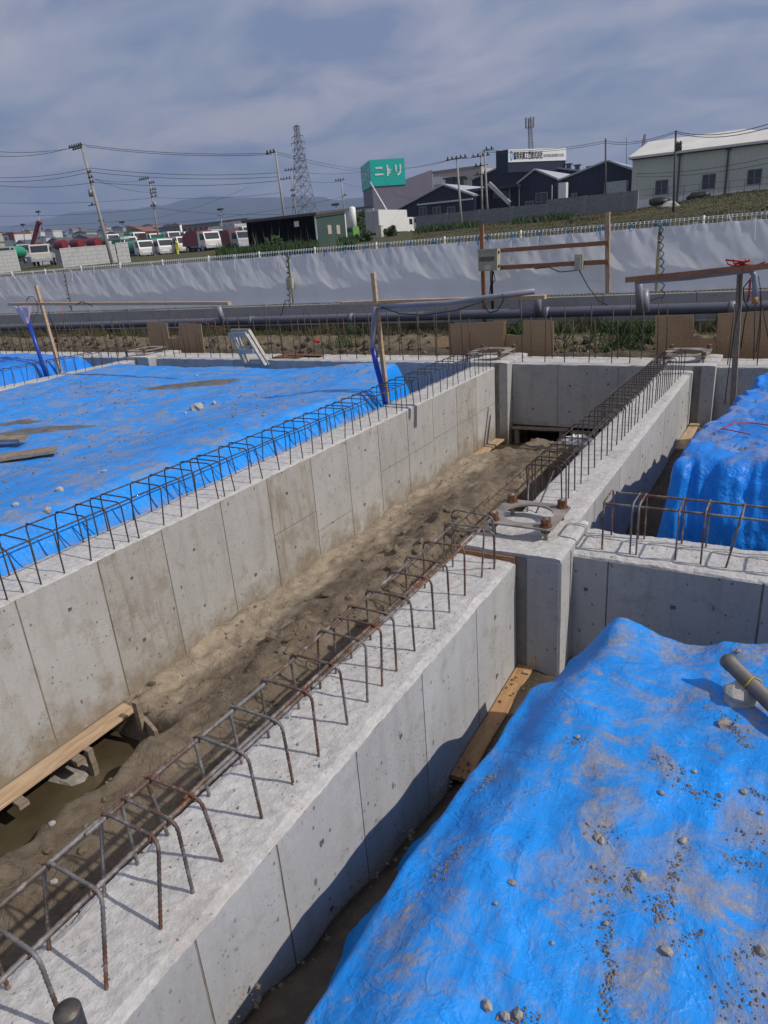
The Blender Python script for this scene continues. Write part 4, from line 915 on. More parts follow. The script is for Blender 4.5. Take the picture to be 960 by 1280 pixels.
# left stake group
plank(at(77, 469, 9.5), at(45, 357, 9.6), 0.06, 0.055, 'leaning raw timber stake at left holding the long batter board', WOOD, 'timber_stake', (0, 1, 0), cat='stake')
plank(at(12, 380, 9.5), at(287, 379, 9.5), 0.09, 0.055, 'long pale batter board at left running behind the leaning stake', WOOD, 'batter_board', cat='board')
round_thing('blue_pole', [at(34, 398, 9.3), at(45, 430, 9.2), at(60, 478, 9.1)], [.04, .04, .036], 'blue plastic pole leaning at the far left under a bag', BLUEP, 'pole', 10)
mb = MB(); A = at(34, 404, 9.25)
def bagf(u, v):
    t = 2 * math.pi * u; w = lerp(.05, .20, v ** 1.2) * (1 + .18 * math.sin(5 * t + 3 * v)); return (A.x + w * math.cos(t), A.y + w * .6 * math.sin(t), A.z + .33 * v + .02 * math.sin(4 * t))
tag(mb.grid(bagf, 30, 10).build('plastic_bag', PINKB, None, True), 'pinkish translucent plastic bag tied over the top of the blue pole', 'plastic bag')
for pts, l in ((((33, 376), (36, 371), (42, 371), (46, 378), (48, 388), (45, 393)), 'black cable looped over the left batter board above the bag'), (((60, 389), (64, 400), (70, 420), (73, 445), (76, 465)), 'black cable hanging down beside the left timber stake'), (((95, 381), (102, 377), (108, 379), (116, 383)), 'short black cable humped over the left batter board')):
    round_thing('black_cable', [at(px, py, 9.4) for px, py in pts], .008, l, BLACK, 'cable', 6)
for pts, l in ((((48, 377), (52, 375), (57, 377)), 'red wire wrapped where the left stake meets the board'), (((66, 400), (70, 413), (75, 416), (80, 410), (78, 380)), 'orange wire loop hanging below the left batter board'), (((190, 388), (230, 397), (260, 405), (285, 412)), 'thin pink wire running from the left board to the ladder')):
    round_thing('thin_wire', [at(px, py, 9.4 if px < 150 else 10.6) for px, py in pts], .006 if px < 150 else .004, l, REDC, 'wire', 5)
# right post with hoses
plank(at(913, 552, 10.85), at(926, 334, 10.85), 0.075, 0.07, 'grey weathered timber post at right wrapped with red tape', WOOD_O, 'timber_post', (0, 1, 0), cat='post')
plank(at(782, 350, 10.95), at(975, 331, 10.6), 0.03, 0.075, 'dark batter board running out from the right post', WOOD_R, 'batter_board', cat='board')
round_thing('drain_pipe', [at(795, 352, 11.05), at(860, 347, 10.9), at(925, 339, 10.8), at(938, 338, 10.75), at(943, 344, 10.75), at(944, 356, 10.75), at(944, 374, 10.75)], .037, 'grey pipe under the right batter board bending down past the post', PVC, 'pipe', 12)
round_thing('drain_pipe', [at(944, 371, 10.75), at(943.5, 380, 10.75)], .04, 'rusty orange sleeve on the hanging end of the right grey pipe', simple('orange_sleeve', (.36, .17, .05), .6, .3, 20), 'pipe', 12)
rg = MB(); r_ = random.Random(8)
for i in range(7):
    c = at(918 + i * 4.2, 331 + r_.uniform(-3, 3), 10.7); pts = [c + Vector((r_.uniform(-.13, .13), r_.uniform(-.05, .05), r_.uniform(-.05, .05))) for _ in range(5)]
    rg.tube(pts, .012, 5)
tag(rg.build('red_tape', REDC, None, True), 'bundle of red tape knotted on top of the right post', 'tape')
for i, (pts, l) in enumerate(((((925, 345), (924, 380), (917, 420), (910, 470), (906, 505)), 'long black cable hanging down left of the right post'), (((941, 345), (929, 360), (930, 375), (935, 385), (931, 400), (926, 435)), 'black hose curling between the right post and the hanging pipe'), (((944, 380), (943, 410), (942, 450)), 'thin black cable hanging straight from the orange sleeve'), (((948, 345), (951, 365), (950, 400), (945, 440)), 'black cable hanging right of the bent grey pipe'), (((951, 365), (954, 390), (961, 425)), 'black cable trailing off at the right edge'))):
    round_thing('black_cable', [at(px, py, 10.75) for px, py in pts], .009 if i == 1 else .006, l, BLACK, 'cable', 6)
round_thing('red_hose', [at(938, 350, 10.73), at(936, 368, 10.73), at(934, 378, 10.73)], .014, 'short red hose hanging inside the bend of the right pipe', REDC, 'hose', 8)
round_thing('vertical_pipe', [at(798, 352, 14.0), at(800, 388, 14.2)], .07, 'upright grey pipe rising from the long pipe near the right board end', PVC, 'pipe', 12)
round_thing('vertical_pipe', [at(805, 362, 15.6), at(806, 390, 15.6)], .10, 'short thick grey pipe socket on the long pipe at right', PVC, 'pipe', 12)
# aluminium step ladder leaning on the far cross beam
ld = thing('step_ladder', 'small aluminium step ladder leaning on the far cross beam at the tarp edge', 'ladder', tuple(at(318, 455, 11.0)))
def L(px, py, Y=11.05): return at(px, py, Y)
for nm, a, b, w in (('rail', L(289, 419), L(307, 456), .07), ('rail', L(308, 418), L(332, 457), .085), ('rail', L(311, 413, 11.25), L(337, 456, 11.2), .075), ('rail', L(293, 417, 11.2), L(309, 454, 11.15), .05), ('rail', L(298, 420, 11.1), L(311, 454, 11.1), .035)):
    MB().bar(a, b, w, .04).build(nm, ALU, ld)
for a, b, w in ((L(286, 419), L(308, 418), .09), (L(289, 413, 11.25), L(312, 413, 11.25), .06), (L(301, 434), L(314, 434), .05), (L(299, 440, 11.0), L(317, 439, 11.0), .09), (L(309, 453), L(327, 453), .05)):
    MB().bar(a, b, .05, w).build('rung', ALU, ld)

# plywood boards standing behind the far beam
def plywood(pts, Y, label, t=.018, mat=PLY, lean=0.0):
    P3 = [at(px, py, Y) for px, py in pts]; z0 = min(p.z for p in P3)
    poly = [(p.x, p.z) for p in P3]; b0 = (sum(p.x for p in P3) / len(P3), Y, z0)
    o = MB().prism([(x - b0[0], z - z0) for x, z in poly], 'y', 0, t).build('plywood_board', mat); o.location = b0; o.rotation_euler = (-lean, 0, 0)
    return tag(o, label, 'plywood')
plywood([(183, 402), (208, 404), (211, 423), (223, 423), (223, 404), (251, 405), (256, 445), (189, 445)], 12.3, 'notched plywood board at left behind the far pedestal')
plywood([(562, 405), (630, 402), (630, 447), (562, 447)], 12.3, 'wide plywood board in the middle behind the far trench pedestal')
plywood([(617, 401), (632, 400), (632, 418), (654, 420), (654, 401), (692, 401), (692, 450), (617, 450)], 12.36, 'notched plywood board right of the wide middle board')
plywood([(819, 395), (867, 394), (867, 421), (894, 425), (894, 450), (819, 450)], 12.3, 'notched plywood board left of the right post')
plywood([(898, 392), (970, 388), (970, 452), (892, 452)], 12.34, 'plywood board behind the right post at the right edge')
o = plywood([(532, 424), (562, 421), (563, 433), (545, 435)], 12.9, 'tilted plywood offcut lying left of the wide middle board', lean=.5)
tag(MB().rock(at(396, 426, 14.3), .10, random.Random(3), .5, 2).build('red_rag', REDC), 'crumpled red rag on the dirt bank behind the far beam', 'rag')
# flat rusty plates resting on the far beam at left
mb = MB().box(-.35, .35, -.25, .25, 0, .012).box(-.05, .75, -.1, .12, .02, .03); o = mb.build('steel_offcut', RUST); p = at(365, 438, 11.6); o.location = (p.x, 11.6, .03)
tag(o, 'flat rusty steel offcut lying on the far beam right of the ladder', 'steel offcut')

# ------------------------------------------------------------------ retaining wall, pipe, fence and white sheets
rw = thing('retaining_wall', 'low grey concrete retaining wall running behind the white sheets and long pipe', 'wall', (-10, 17.1, -.6))
r_ = random.Random(4); x = -46.0
while x < 8:
    MB().box(x + .006, x + 2.0 - .006, 17.0, 17.22, -.6, .565 + r_.uniform(-.008, .008)).build('wall_panel', MC, rw); x += 2.0
MB().box(-46, 8, 16.72, 16.99, -.6, .015).build('footing', MC2, rw)
plank((-16.5, 16.62, .0), (-7.6, 16.62, .02), .03, .12, 'long weathered board lying along the wall foot below the pipe', WOOD_O)
lp = thing('drain_pipe', 'long thick grey pipe lying along the foot of the retaining wall', 'pipe', (-10, 16.4, .1))
MB().tube([(x, 16.45 + .03 * math.sin(x), .15 + .006 * (x + 27)) for x in range(-45, 9, 3)], .115, 14).build('tube', simple('dark_grey_pvc', (.125, .13, .16), .3, .15, 2), lp, True)
for x in (-14.1, -10.6, -5.2, -1.3): MB().tube([(x, 16.45, .15 + .006 * (x + 27)), (x + .12, 16.45, .15 + .006 * (x + 27))], .13, 14).build('coupling', PVC, lp, True)
round_thing('vertical_pipe', [at(273, 383, 16.3), at(279, 404, 16.4)], .085, 'leaning grey branch pipe joining the long pipe left of the ladder', PVC, 'pipe', 12)
round_thing('vertical_pipe', [at(672, 372, 16.2), at(672, 394, 16.4)], .085, 'upright grey branch pipe behind the end of the middle pipe', PVC, 'pipe', 12)

FEN = 'white mesh fence panels on the retaining wall'
def fence_panel_mesh(L_=1.98, h=1.52):
    mb = MB(); n = 22
    for i in range(n + 1):
        x = L_ * i / n; mb.bar((x, 0, 0), (x, 0, h - .05), .010, .010, up=(0, 1, 0)); mb.bar((x, 0, h - .05), (x, .05, h - .01), .010, .010, up=(0, 1, 0))
    for z in (.06, .4, .75, 1.1, h - .15, h - .05): mb.bar((0, .004, z), (L_, .004, z), .011, .011, up=(0, 1, 0))
    mb.bar((0, .05, h - .01), (L_, .05, h - .01), .011, .011, up=(0, 1, 0))
    return mb
fp = None; x = -46.0; k = 0
while x < 8:
    t_ = thing('mesh_fence', 'white wire mesh fence bay with a ladder-like top edge behind the sheets', 'fence', (x, 17.1, .58), FEN)
    if fp is None:
        fp = fence_panel_mesh().build('mesh_panel', WIRE, None); fp.parent = t_; kind(fp, 'stuff'); ppost = MB().tube([(0, .02, -.05), (0, .02, 1.54)], .022, 8).build('fence_post', WHITE, None, True); ppost.parent = t_
        pclip = None
    else: kind(inst(fp, t_), 'stuff'); inst(ppost, t_)
    x += 2.0
def sheet_fn(x0, x1, ties, seed, sag=0.03):
    def f(u, v):
        x = x0 + (x1 - x0) * u; zt = 1.985 + .02 * NZ.noise(Vector((x * .9, seed, 0))); zb = .63 + .02 * fbm(x * 1.1, seed)
        near = min(abs(x - t) for t in ties); i = min(range(len(ties)), key=lambda q: abs(x - ties[q])); tx = ties[i]
        zt -= sag * min(1, near / .4) ** .7 + .015 * sstep(.9, 1, v)
        z = lerp(zb, zt, v); dx, dz = x - tx, (zt + .02 - z)
        ang = math.atan2(dx, dz + .12); rad = math.hypot(dx, dz)
        fold = math.sin(ang * (9 + 3 * NZ.noise(Vector((tx, 1, 1)))) + seed + tx) * .007 * math.exp(-rad / .7)
        soft = .045 * fbm(x * 1.5 + z * .9, z * .55, seed, 4); diag = .018 * (0.5 - abs(NZ.noise(Vector(((x + z * .8) * 1.7, (x - z) * .35, seed + 3)))))
        vert = .004 * math.sin(x * 21 + 2 * NZ.noise(Vector((x * 2, 0, seed)))) * math.exp(-(1 - v) * 6)
        belly = -.035 * math.sin(math.pi * v) * (0.6 + .4 * math.sin(x * 1.3 + seed))
        return (x, 16.96 + fold + soft * .7 + diag + vert + belly, z)
    return f
def tx(px, py): return at(px, py, 17.0).x
SHG = 'white plastic sheets hung on the fence'
sheets = (( -30.5, tx(79, 335), 1, 'white plastic sheet hung at the far left end of the fence', [-29.5, -28, -26.8, -25.6, -24.4, -23.2, -22.3]),
          (tx(80, 335), tx(357, 312), 2, 'dusty greyish white sheet on the fence from the left post to the middle gap', [tx(p, 320) for p in (88, 118, 150, 190, 226, 262, 295, 320, 350)]),
          (tx(361, 312), tx(602, 290), 3, 'clean white sheet on the fence between the middle gap and the grey box', [tx(p, 300) for p in (365, 383, 408, 433, 460, 487, 514, 545, 576, 600)]),
          (tx(603, 290), tx(824, 275), 4, 'white sheet on the fence behind the timber frame and electrical boxes', [tx(p, 280) for p in (606, 612, 642, 676, 712, 752, 790, 822)]),
          (tx(829, 275), 2.2, 5, 'white sheet on the fence at the right end beyond the blue ties', [tx(p, 270) for p in (831, 872, 913, 945)] + [.2, 1.2]))
TIEB = simple('blue_string', (.02, .20, .42), .7, .2, 30); TIEW = simple('white_string', (.7, .7, .7), .7, .1, 30)
r_ = random.Random(12)
for x0, x1, sd, lab, ties in sheets:
    n_ = int((x1 - x0) * 26); f = sheet_fn(x0, x1, ties, sd)
    o = MB().grid(f, n_, 40).build('plastic_sheet', SHEET, None, True)
    tag(o, lab, 'plastic sheet', SHG)
    mb0 = None
    for t in ties:
        blue = sd >= 3 and not (sd == 5 and t > tx(840, 275)); mb = MB(); z = 1.99; 
        for _ in range(5 if blue else 2):
            c = Vector((t, 16.92, z)); mb.tube([c, c + Vector((r_.uniform(-.08, .08), -.03, r_.uniform(-.02, .12))), c + Vector((r_.uniform(-.12, .12), -.03, r_.uniform(-.16, .06)))], .007, 4)
        if r_.random() < .5: mb.tube([(t, 16.9, z), (t + .02, 16.88, z - .2), (t + r_.uniform(-.03, .05), 16.87, z - r_.uniform(.25, .6))], .006, 4)
        mb.build('tie_string', TIEB if blue else TIEW, o)
# gap between the sheets, with cord and small box
for px, l in ((80, 'dark rope lacing the left gap between two white sheets'), (359, 'dark rope lacing the middle gap between two white sheets'), (826, 'blue and black lacing of the right gap between two white sheets')):
    yb = 388 - px * .027; yt = 340 - px * .078; mb = MB()
    for k in range(9):
        q = yt + 8 + (yb - yt - 10) * k / 8; c = at(px + px * .0 + (k * .9 if px == 80 else k * .2), q, 16.86); mb.tube([c + Vector((-.05, 0, .03)), c, c + Vector((.06, 0, -.05)), c + Vector((.0, 0, -.16))], .012, 5)
    tag(mb.build('lacing_rope', BLACK if px != 826 else simple('dark_blue_rope', (.02, .06, .12), .7, .4, 20), None, True), l, 'rope')
BEIGE = simple('beige_plastic_box', (.42, .385, .27), .5, .08, 6); BEIGE2 = simple('pale_label', (.62, .61, .56), .5, .05, 6)
o = MB(); p = at(363, 355, 16.8); o.box(-.1, .1, -.06, .06, -.13, .15).box(-.075, .075, -.075, -.06, -.1, .12).tube([(0, 0, -.13), (.02, 0, -.3)], .02, 6); ob = o.build('junction_box', BEIGE); ob.location = p
tag(ob, 'small beige box hanging in the middle gap between the sheets', 'junction box')
# timber frame on the fence with the two boxes
plank(at(606, 410, 16.75), at(602, 281, 16.75), .095, .07, 'upright timber of the fence frame carrying the large grey box', WOOD_R, 'timber_post', (0, 1, 0), cat='post')
plank(at(759.5, 366, 16.75), at(759.5, 265, 16.75), .10, .07, 'upright timber at the right end of the fence frame', WOOD, 'timber_post', (0, 1, 0), cat='post')
plank(at(607, 314.5, 16.69), at(761, 303.5, 16.69), .045, .095, 'upper timber rail of the fence frame', WOOD_R, 'timber_rail', cat='rail')
plank(at(610, 335.5, 16.69), at(761, 327, 16.69), .045, .10, 'lower timber rail of the fence frame', WOOD_R, 'timber_rail', cat='rail')
c = at(611, 325, 16.5); eb = thing('electrical_box', 'large beige louvred electrical box on the left post of the fence frame', 'electrical box', (c.x, 16.5, c.z - .24))
MB().box(c.x - .24, c.x + .24, 16.42, 16.64, c.z - .24, c.z + .235).build('case', BEIGE, eb); MB().box(c.x - .255, c.x + .255, 16.405, 16.43, c.z + .2, c.z + .25).build('lid_edge', BEIGE, eb)
for i in range(12): MB().box(c.x - .2 + i * .032, c.x - .187 + i * .032, 16.408, 16.42, c.z - .02, c.z + .08).build('louvre', DARKG, eb)
MB().box(c.x - .08, c.x + .07, 16.41, 16.42, c.z - .21, c.z - .11).build('label_plate', BEIGE2, eb)
for zz_ in (-.15, .16): MB().box(c.x + .24, c.x + .265, 16.47, 16.53, c.z + zz_ - .03, c.z + zz_ + .03).build('hinge', DARKG, eb)
for dx in (-.01, .03, .06): MB().tube([(c.x + dx, 16.6, c.z - .24), (c.x + dx * .6 + .0, 16.62, c.z - .6), (c.x + dx * .5 + .03, 16.6, c.z - 1.3)], .014, 6).build('supply_cable', BLACK, eb, True)
c = at(724, 328, 16.6); sb = thing('electrical_box', 'small narrow beige box on the lower rail of the fence frame', 'electrical box', (c.x, 16.55, c.z - .17))
MB().box(c.x - .09, c.x + .09, 16.53, 16.66, c.z - .17, c.z + .17).build('case', BEIGE, sb)
for i in range(3): MB().box(c.x - .06 + i * .045, c.x - .04 + i * .045, 16.515, 16.53, c.z - .15, c.z + .14).build('rib', BEIGE2, sb)
for pts, l in ((((722, 338), (700, 340), (686, 334), (668, 336)), 'black cable hanging from the small box back towards the large box'), (((724, 338), (735, 358), (748, 375), (765, 385), (800, 380), (830, 370)), 'black cable drooping from the small box to the wall top'), (((617, 340), (619, 350), (613, 357), (612, 368)), 'thin cable curling below the large electrical box'), (((357, 375), (352, 392), (345, 405)), 'black cable falling from the middle gap to the long pipe')):
    round_thing('black_cable', [at(px, py, 16.6) for px, py in pts], .012, l, BLACK, 'cable', 6)

# ------------------------------------------------------------------ far side: buildings beyond the field
def corrugated(name, c, freq=3.0, axis=(1, 1, 0), rough=0.55, var=.08, strength=.5):
    m = Mat(name, rough, 0.0, 0.4); d = N(m.t, 'ShaderNodeVectorMath', operation='DOT_PRODUCT'); m.link(m.pos, d.inputs[0]); d.inputs[1].default_value = axis
    s_ = m.math('SINE', m.math('MULTIPLY', d.outputs['Value'], freq * 6.283))
    n_ = m.noise(.5, 5, .6); c_ = m.ramp(n_, (.3, tuple(x * (1 - var) for x in c)), (.7, tuple(x * (1 + var) for x in c)))
    m.color(m.mix(m.ramp(m.noise(2.5, 5, .65, m.vec((1, 1, .15))), (.58, 0.0), (.8, .35)), c_, tuple(x * .6 for x in c)))
    m.bump(s_, strength, .03); return m.m
NAVY = corrugated('navy_corrugated_steel', (.012, .018, .045)); NAVY2 = simple('navy_trim', (.016, .022, .05), .5, .1)
ROOFG = corrugated('pale_grey_metal_roof', (.42, .44, .47), 1.2, (1, 0, 0), .45)
ROOFG2 = corrugated('grey_sheet_roof', (.34, .36, .40), 1.2, (1, 0, 0), .5)
CREAM = corrugated('cream_metal_roof', (.66, .64, .58), .35, (1, 0, 0), .5, .04)
PALEG = corrugated('pale_green_wall', (.52, .55, .46), 2.0, (1, 0, 0), .6, .06)
SHEDG = corrugated('dark_green_wall', (.046, .078, .068), 2.5, (1, 1, 0), .6, .12)
SHEDR = simple('dark_shed_roof', (.085, .08, .085), .6, .15, 1)
PURP = simple('grey_purple_wall', (.17, .15, .20), .7, .06, .3); TEAL = simple('teal_sign_panel', (.0, .46, .38), .4, .03, .3)
PINKW = simple('pinkish_beige_wall', (.50, .41, .38), .7, .06, .4); SIGNW = simple('white_sign_board', (.78, .78, .75), .45, .03, .5)
INK = simple('black_sign_lettering', (.02, .02, .022), .5, .1); GREYINK = simple('faded_grey_lettering', (.45, .46, .48), .5, .1); SIGNB = simple('blue_emblem', (.08, .30, .62), .5, .1)
BLOCK = Mat('concrete_blocks', .9, 0, .2)
_br = N(BLOCK.t, 'ShaderNodeTexBrick'); _br.inputs['Scale'].default_value = 1.0; _br.inputs['Brick Width'].default_value = .4; _br.inputs['Row Height'].default_value = .2; _br.inputs['Mortar Size'].default_value = .012
_br.inputs['Color1'].default_value = (.21, .215, .22, 1); _br.inputs['Color2'].default_value = (.27, .275, .28, 1); _br.inputs['Mortar'].default_value = (.13, .13, .13, 1)
BLOCK.link(BLOCK.vec((1, 1, 1), (math.pi / 2, 0, 0)), _br.inputs['Vector']); BLOCK.color(_br.outputs[0]); BLOCK.bump(_br.outputs[1], -.4, .02); BLOCK = BLOCK.m
FRAME = simple('pale_window_frame', (.55, .56, .56), .4, .05); FRAMED = simple('grey_window_frame', (.30, .31, .33), .4, .05)

def text_mesh(txt, size, depth, mat, name, bold=.0):
    cu = bpy.data.curves.new(name, 'FONT'); cu.body = txt; cu.size = size; cu.extrude = depth; cu.offset = bold; cu.align_x = 'LEFT'
    o = bpy.data.objects.new(name, cu); COL.objects.link(o); dg = bpy.context.evaluated_depsgraph_get()
    me = bpy.data.meshes.new_from_object(o.evaluated_get(dg)); bpy.data.objects.remove(o); bpy.data.curves.remove(cu)
    me.materials.clear(); me.materials.append(mat); ob = bpy.data.objects.new(name, me); COL.objects.link(ob); return ob
def fit_text(txt, mat, name, parent, org, dx, dz, width, height, bold=0.0, depth=.02):
    """lettering scaled to width x height, standing on a wall: org lower left corner, dx along, dz up (unit vectors)"""
    o = text_mesh(txt, 1.0, depth, mat, name, bold); xs = [v.co.x for v in o.data.vertices]; ys_ = [v.co.y for v in o.data.vertices]
    x0, x1, y0, y1 = min(xs), max(xs), min(ys_), max(ys_); dx, dz = Vector(dx), Vector(dz); nrm = dx.cross(dz); off = rootloc(parent)
    for v in o.data.vertices:
        p = Vector(org) + dx * ((v.co.x - x0) / (x1 - x0) * width) + dz * ((v.co.y - y0) / (y1 - y0) * height) + nrm * (v.co.z + depth)
        v.co = p - off
    o.parent = parent; return o
def along(A, dx, px):
    """distance t along the level direction dx from A at which the picture column px is reached"""
    R = [Vector(R0), Vector(R2)]; A = Vector(A) - EYE; d = Vector(dx); k = (px - 480) / FPX
    return (k * R[1].dot(A) - R[0].dot(A)) / (R[0].dot(d) - k * R[1].dot(d))
def zat(P, py):
    """height above/below P (same plan position) that shows at picture row py"""
    P = Vector((P[0], P[1], 0)); k = (py - 640) / FPX; a, b = Vector(R1), Vector(R2); q = P - EYE
    return (k * b.dot(q) - a.dot(q)) / (a.z - k * b.z)
def gwin(parent, x0, x1, y, z0, z1, name='window', frame=None, t=.06):
    frame = frame or FRAMED; w_ = MB(); w_.box(x0 - .06, x1 + .06, y - t, y, z1, z1 + .06).box(x0 - .06, x1 + .06, y - t, y, z0 - .06, z0).box(x0 - .06, x0, y - t, y, z0, z1).box(x1, x1 + .06, y - t, y, z0, z1).box((x0 + x1) / 2 - .025, (x0 + x1) / 2 + .025, y - t, y, z0, z1)
    f = w_.build(name, frame, parent); MB().box(x0, x1, y - .02, y + .01, z0, z1).build('pane', GLASS, f); return f

# ---- pale green hall at right
Yp = 96.0
a, b = at(791, 197, Yp), at(960, 173, Yp); xe = 6.0; ze = (a.z + b.z) / 2; zb = at(880, 244, Yp).z
pb = thing('warehouse', 'long pale green warehouse with a cream metal roof at right', 'warehouse', (a.x + 8, Yp, zb))
MB().box(a.x, xe, Yp, Yp + 16, zb - 2, ze).build('wall', PALEG, pb)
xr0 = at(811, 177, Yp + 8).x; zr = at(811, 177, Yp + 8).z; xr1 = at(930, 160, Yp + 8).x; 
mb = MB(); mb.add([(a.x - .4, Yp - .5, ze - .05), (xe, Yp - .5, ze - .05), (xe, Yp + 8, zr - .55), (xr1 + 1.5, Yp + 8, zr - .35), (xr1, Yp + 8, zr), (xr0, Yp + 8, zr), (a.x - .4, Yp + 16.5, ze - .05), (xe, Yp + 16.5, ze - .05),
        (a.x - .4, Yp - .5, ze - .3), (xe, Yp - .5, ze - .3), (a.x - .4, Yp + 16.5, ze - .3), (xe, Yp + 16.5, ze - .3)],
       [(0, 1, 2, 3), (0, 3, 4), (0, 4, 5), (0, 5, 6), (6, 5, 4, 3), (6, 3, 2, 7), (0, 8, 9, 1), (0, 6, 10, 8), (6, 7, 11, 10), (8, 10, 11, 9), (1, 9, 11, 7, 2)])
mb.build('roof', CREAM, pb)
MB().box(a.x - .05, xe, Yp - .08, Yp, ze - .42, ze - .26).build('gutter', DARKG, pb)
for px, py0, py1 in ((827, 227, 241), (886, 220, 234), (943, 214, 228)):
    c = at(px, (py0 + py1) / 2, Yp); h = .62; gwin(pb, c.x - .68, c.x + .68, Yp, c.z - .75, c.z + .75)
for px in (850, 911):
    t_ = at(px, 193 if px == 850 else 186, Yp - .2); MB().box(t_.x - .09, t_.x + .09, Yp - .22, Yp - .04, zb - 1, t_.z).box(t_.x - .3, t_.x + .3, Yp - .22, Yp - .04, t_.z - .1, t_.z + .05).build('downpipe', DARKG, pb)
MB().box(a.x, xe, Yp - .12, Yp, zb - 2, zb + .12).build('plinth', WHITE, pb)
o = MB().box(-.7, .7, -.4, .4, 0, .5); 
for i, (px, py, s_, l) in enumerate(((825, 252, 1.5, 'low dark heap at the left foot of the pale green warehouse'), (872, 246, 1.7, 'low dark heap below the middle window of the pale green warehouse'))):
    p = at(px, py, Yp - 3); tag(MB().rock((p.x, p.y, p.z), s_, random.Random(i), .35, 2).build('dark_heap', BLACK, None, True), l, 'heap')
p = at(837, 258, 70); tag(MB().rock((p.x, p.y, p.z), .75, random.Random(9), .6, 2).build('pale_boulder', ROCKL), 'pale grey boulder in the grass below the pale green warehouse', 'boulder')
# wire fence at the foot of the warehouse
wf = thing('wire_fence', 'thin wire fence on posts along the foot of the pale green warehouse', 'fence', (-8, 92, zb))
for px in range(797, 965, 19):
    p = at(px, 252 - (px - 797) * .095, 92); MB().tube([(p.x, 92, p.z - .6), (p.x, 92, p.z + 1.25)], .03, 5).build('post', DARKG, wf)
for dz in (.55, 1.2):
    p, q = at(790, 252.6, 92), at(970, 235.5, 92); MB().tube([(p.x, 92, p.z + dz), (q.x, 92, q.z + dz)], .018, 4).build('wire', DARKG, wf)

# ---- navy works with the long sign
Yn = 100.0
nw = thing('factory', 'dark navy corrugated factory with pale roofs and a long white sign', 'factory', tuple(at(690, 250, Yn)))
zb = at(690, 258, Yn).z - 2.5
A = at(590, 224, Yn); x0 = A.x; B = at(649, 230, Yn); xR = at(792, 215, Yn).x
zl = at(590, 224, Yn).z; zt = at(620, 206, Yn).z
Yd = Yn + 100; Ym = Yn + 28
# main body: broad low gable facing the camera behind the front gables
er = at(792, 221, Ym); el = at(590, 224, Ym)
apx = at(640, 202, Ym)
MB().prism([(el.x, zb), (er.x, zb), (er.x, er.z), (apx.x, apx.z), (el.x, el.z)], 'y', Ym, Yd).build('main_wall', NAVY, nw)
mb = MB(); 
for p, q in ((el, apx), (apx, er)):
    s_ = Vector((q.x - p.x, 0, q.z - p.z)).normalized() * .4
    mb.add([(p.x - (s_.x if p is el else 0), Ym - .5, p.z + .03 - (s_.z if p is el else 0)), (q.x + (s_.x if q is er else 0), Ym - .5, q.z + .03 + (s_.z if q is er else 0)), (q.x + (s_.x if q is er else 0), Yd, q.z + .03), (p.x - (s_.x if p is el else 0), Yd, p.z + .03)], [(0, 1, 2, 3)])
    mb.add([(p.x, Ym - .5, p.z - .22), (q.x, Ym - .5, q.z - .22), (q.x, Ym - .5, q.z + .03), (p.x, Ym - .5, p.z + .03)], [(0, 1, 2, 3)])
mb.build('main_roof', ROOFG2, nw)
# left wing wall in front (between the poles), flat canopy and stair roof
lw = at(590, 236, Yn); rw_ = at(649, 232, Yn); MB().box(lw.x, rw_.x, Yn, Yn + 28, zb, lw.z).build('office_wall', NAVY, nw)
c = at(572, 239, Yn - 1.5); d = at(650, 226, Yn - 1.5); MB().box(c.x, d.x, Yn - 2.5, Yn + .5, c.z - .35, c.z + .02).build('canopy', NAVY2, nw)
p, q = at(611, 229, Yn - 2.6), at(637, 254, Yn - 2.6); MB().bar(p, q, .5, .35, up=(0, 1, 0)).build('stair_roof', simple('pale_stair_roof', (.5, .5, .5), .5), nw)
w1 = at(617, 238, Yn); w2 = at(635, 232, Yn); gwin(nw, w1.x, w2.x, Yn, w1.z - .9, w1.z + .3)
# front gables with pale roofs
def front_gable(pl, pa, pr, y0, y1, nm):
    l, ap, r_ = at(pl[0], pl[1], y0), at(pa[0], pa[1], y0), at(pr[0], pr[1], y0)
    MB().prism([(l.x, zb), (r_.x, zb), (r_.x, r_.z), (ap.x, ap.z), (l.x, l.z)], 'y', y0, y1).build(nm + '_wall', NAVY, nw)
    mb = MB(); e = .25
    for p, q in ((l, ap), (ap, r_)):
        d = Vector((q.x - p.x, 0, q.z - p.z)).normalized(); a_ = p - d * (e if p is l else 0); b_ = q + d * (e if q is r_ else 0); up = Vector((-d.z, 0, d.x)) * .2
        vs = [(a_.x, y0 - .35, a_.z + .02), (b_.x, y0 - .35, b_.z + .02), (b_.x, y1, b_.z + .02), (a_.x, y1, a_.z + .02)]
        vs += [(x + up.x, y, z + up.z) for x, y, z in vs]
        mb.add(vs, [(4, 5, 6, 7), (3, 2, 1, 0), (0, 1, 5, 4), (1, 2, 6, 5), (2, 3, 7, 6), (3, 0, 4, 7)])
    mb.build(nm + '_roof', ROOFG, nw)
front_gable((649, 229), (669, 213), (695, 224), Yn - .5, Yn + 28, 'small_gable')
front_gable((700, 226), (760, 202), (793, 214), Yn + .2, Yn + 28, 'wide_gable')
for px0, px1, py0, py1 in ((657, 667, 253, 259), (670, 684, 243, 253), (691, 700, 231, 248), (713, 720, 243, 250)):
    p, q = at(px0, py1, Yn - .55), at(px1, py0, Yn - .55); y_ = Yn - .52 if px0 < 690 else Yn - .1
    gwin(nw, p.x, q.x, y_, p.z, p.z + (py1 - py0) / 9.2)
p = at(704, 241, Yn - 1.5); MB().box(p.x - .5, p.x + .5, Yn - 2, Yn - 1, p.z - 1.2, p.z + 1.2).build('air_conditioner', WHITE, nw)
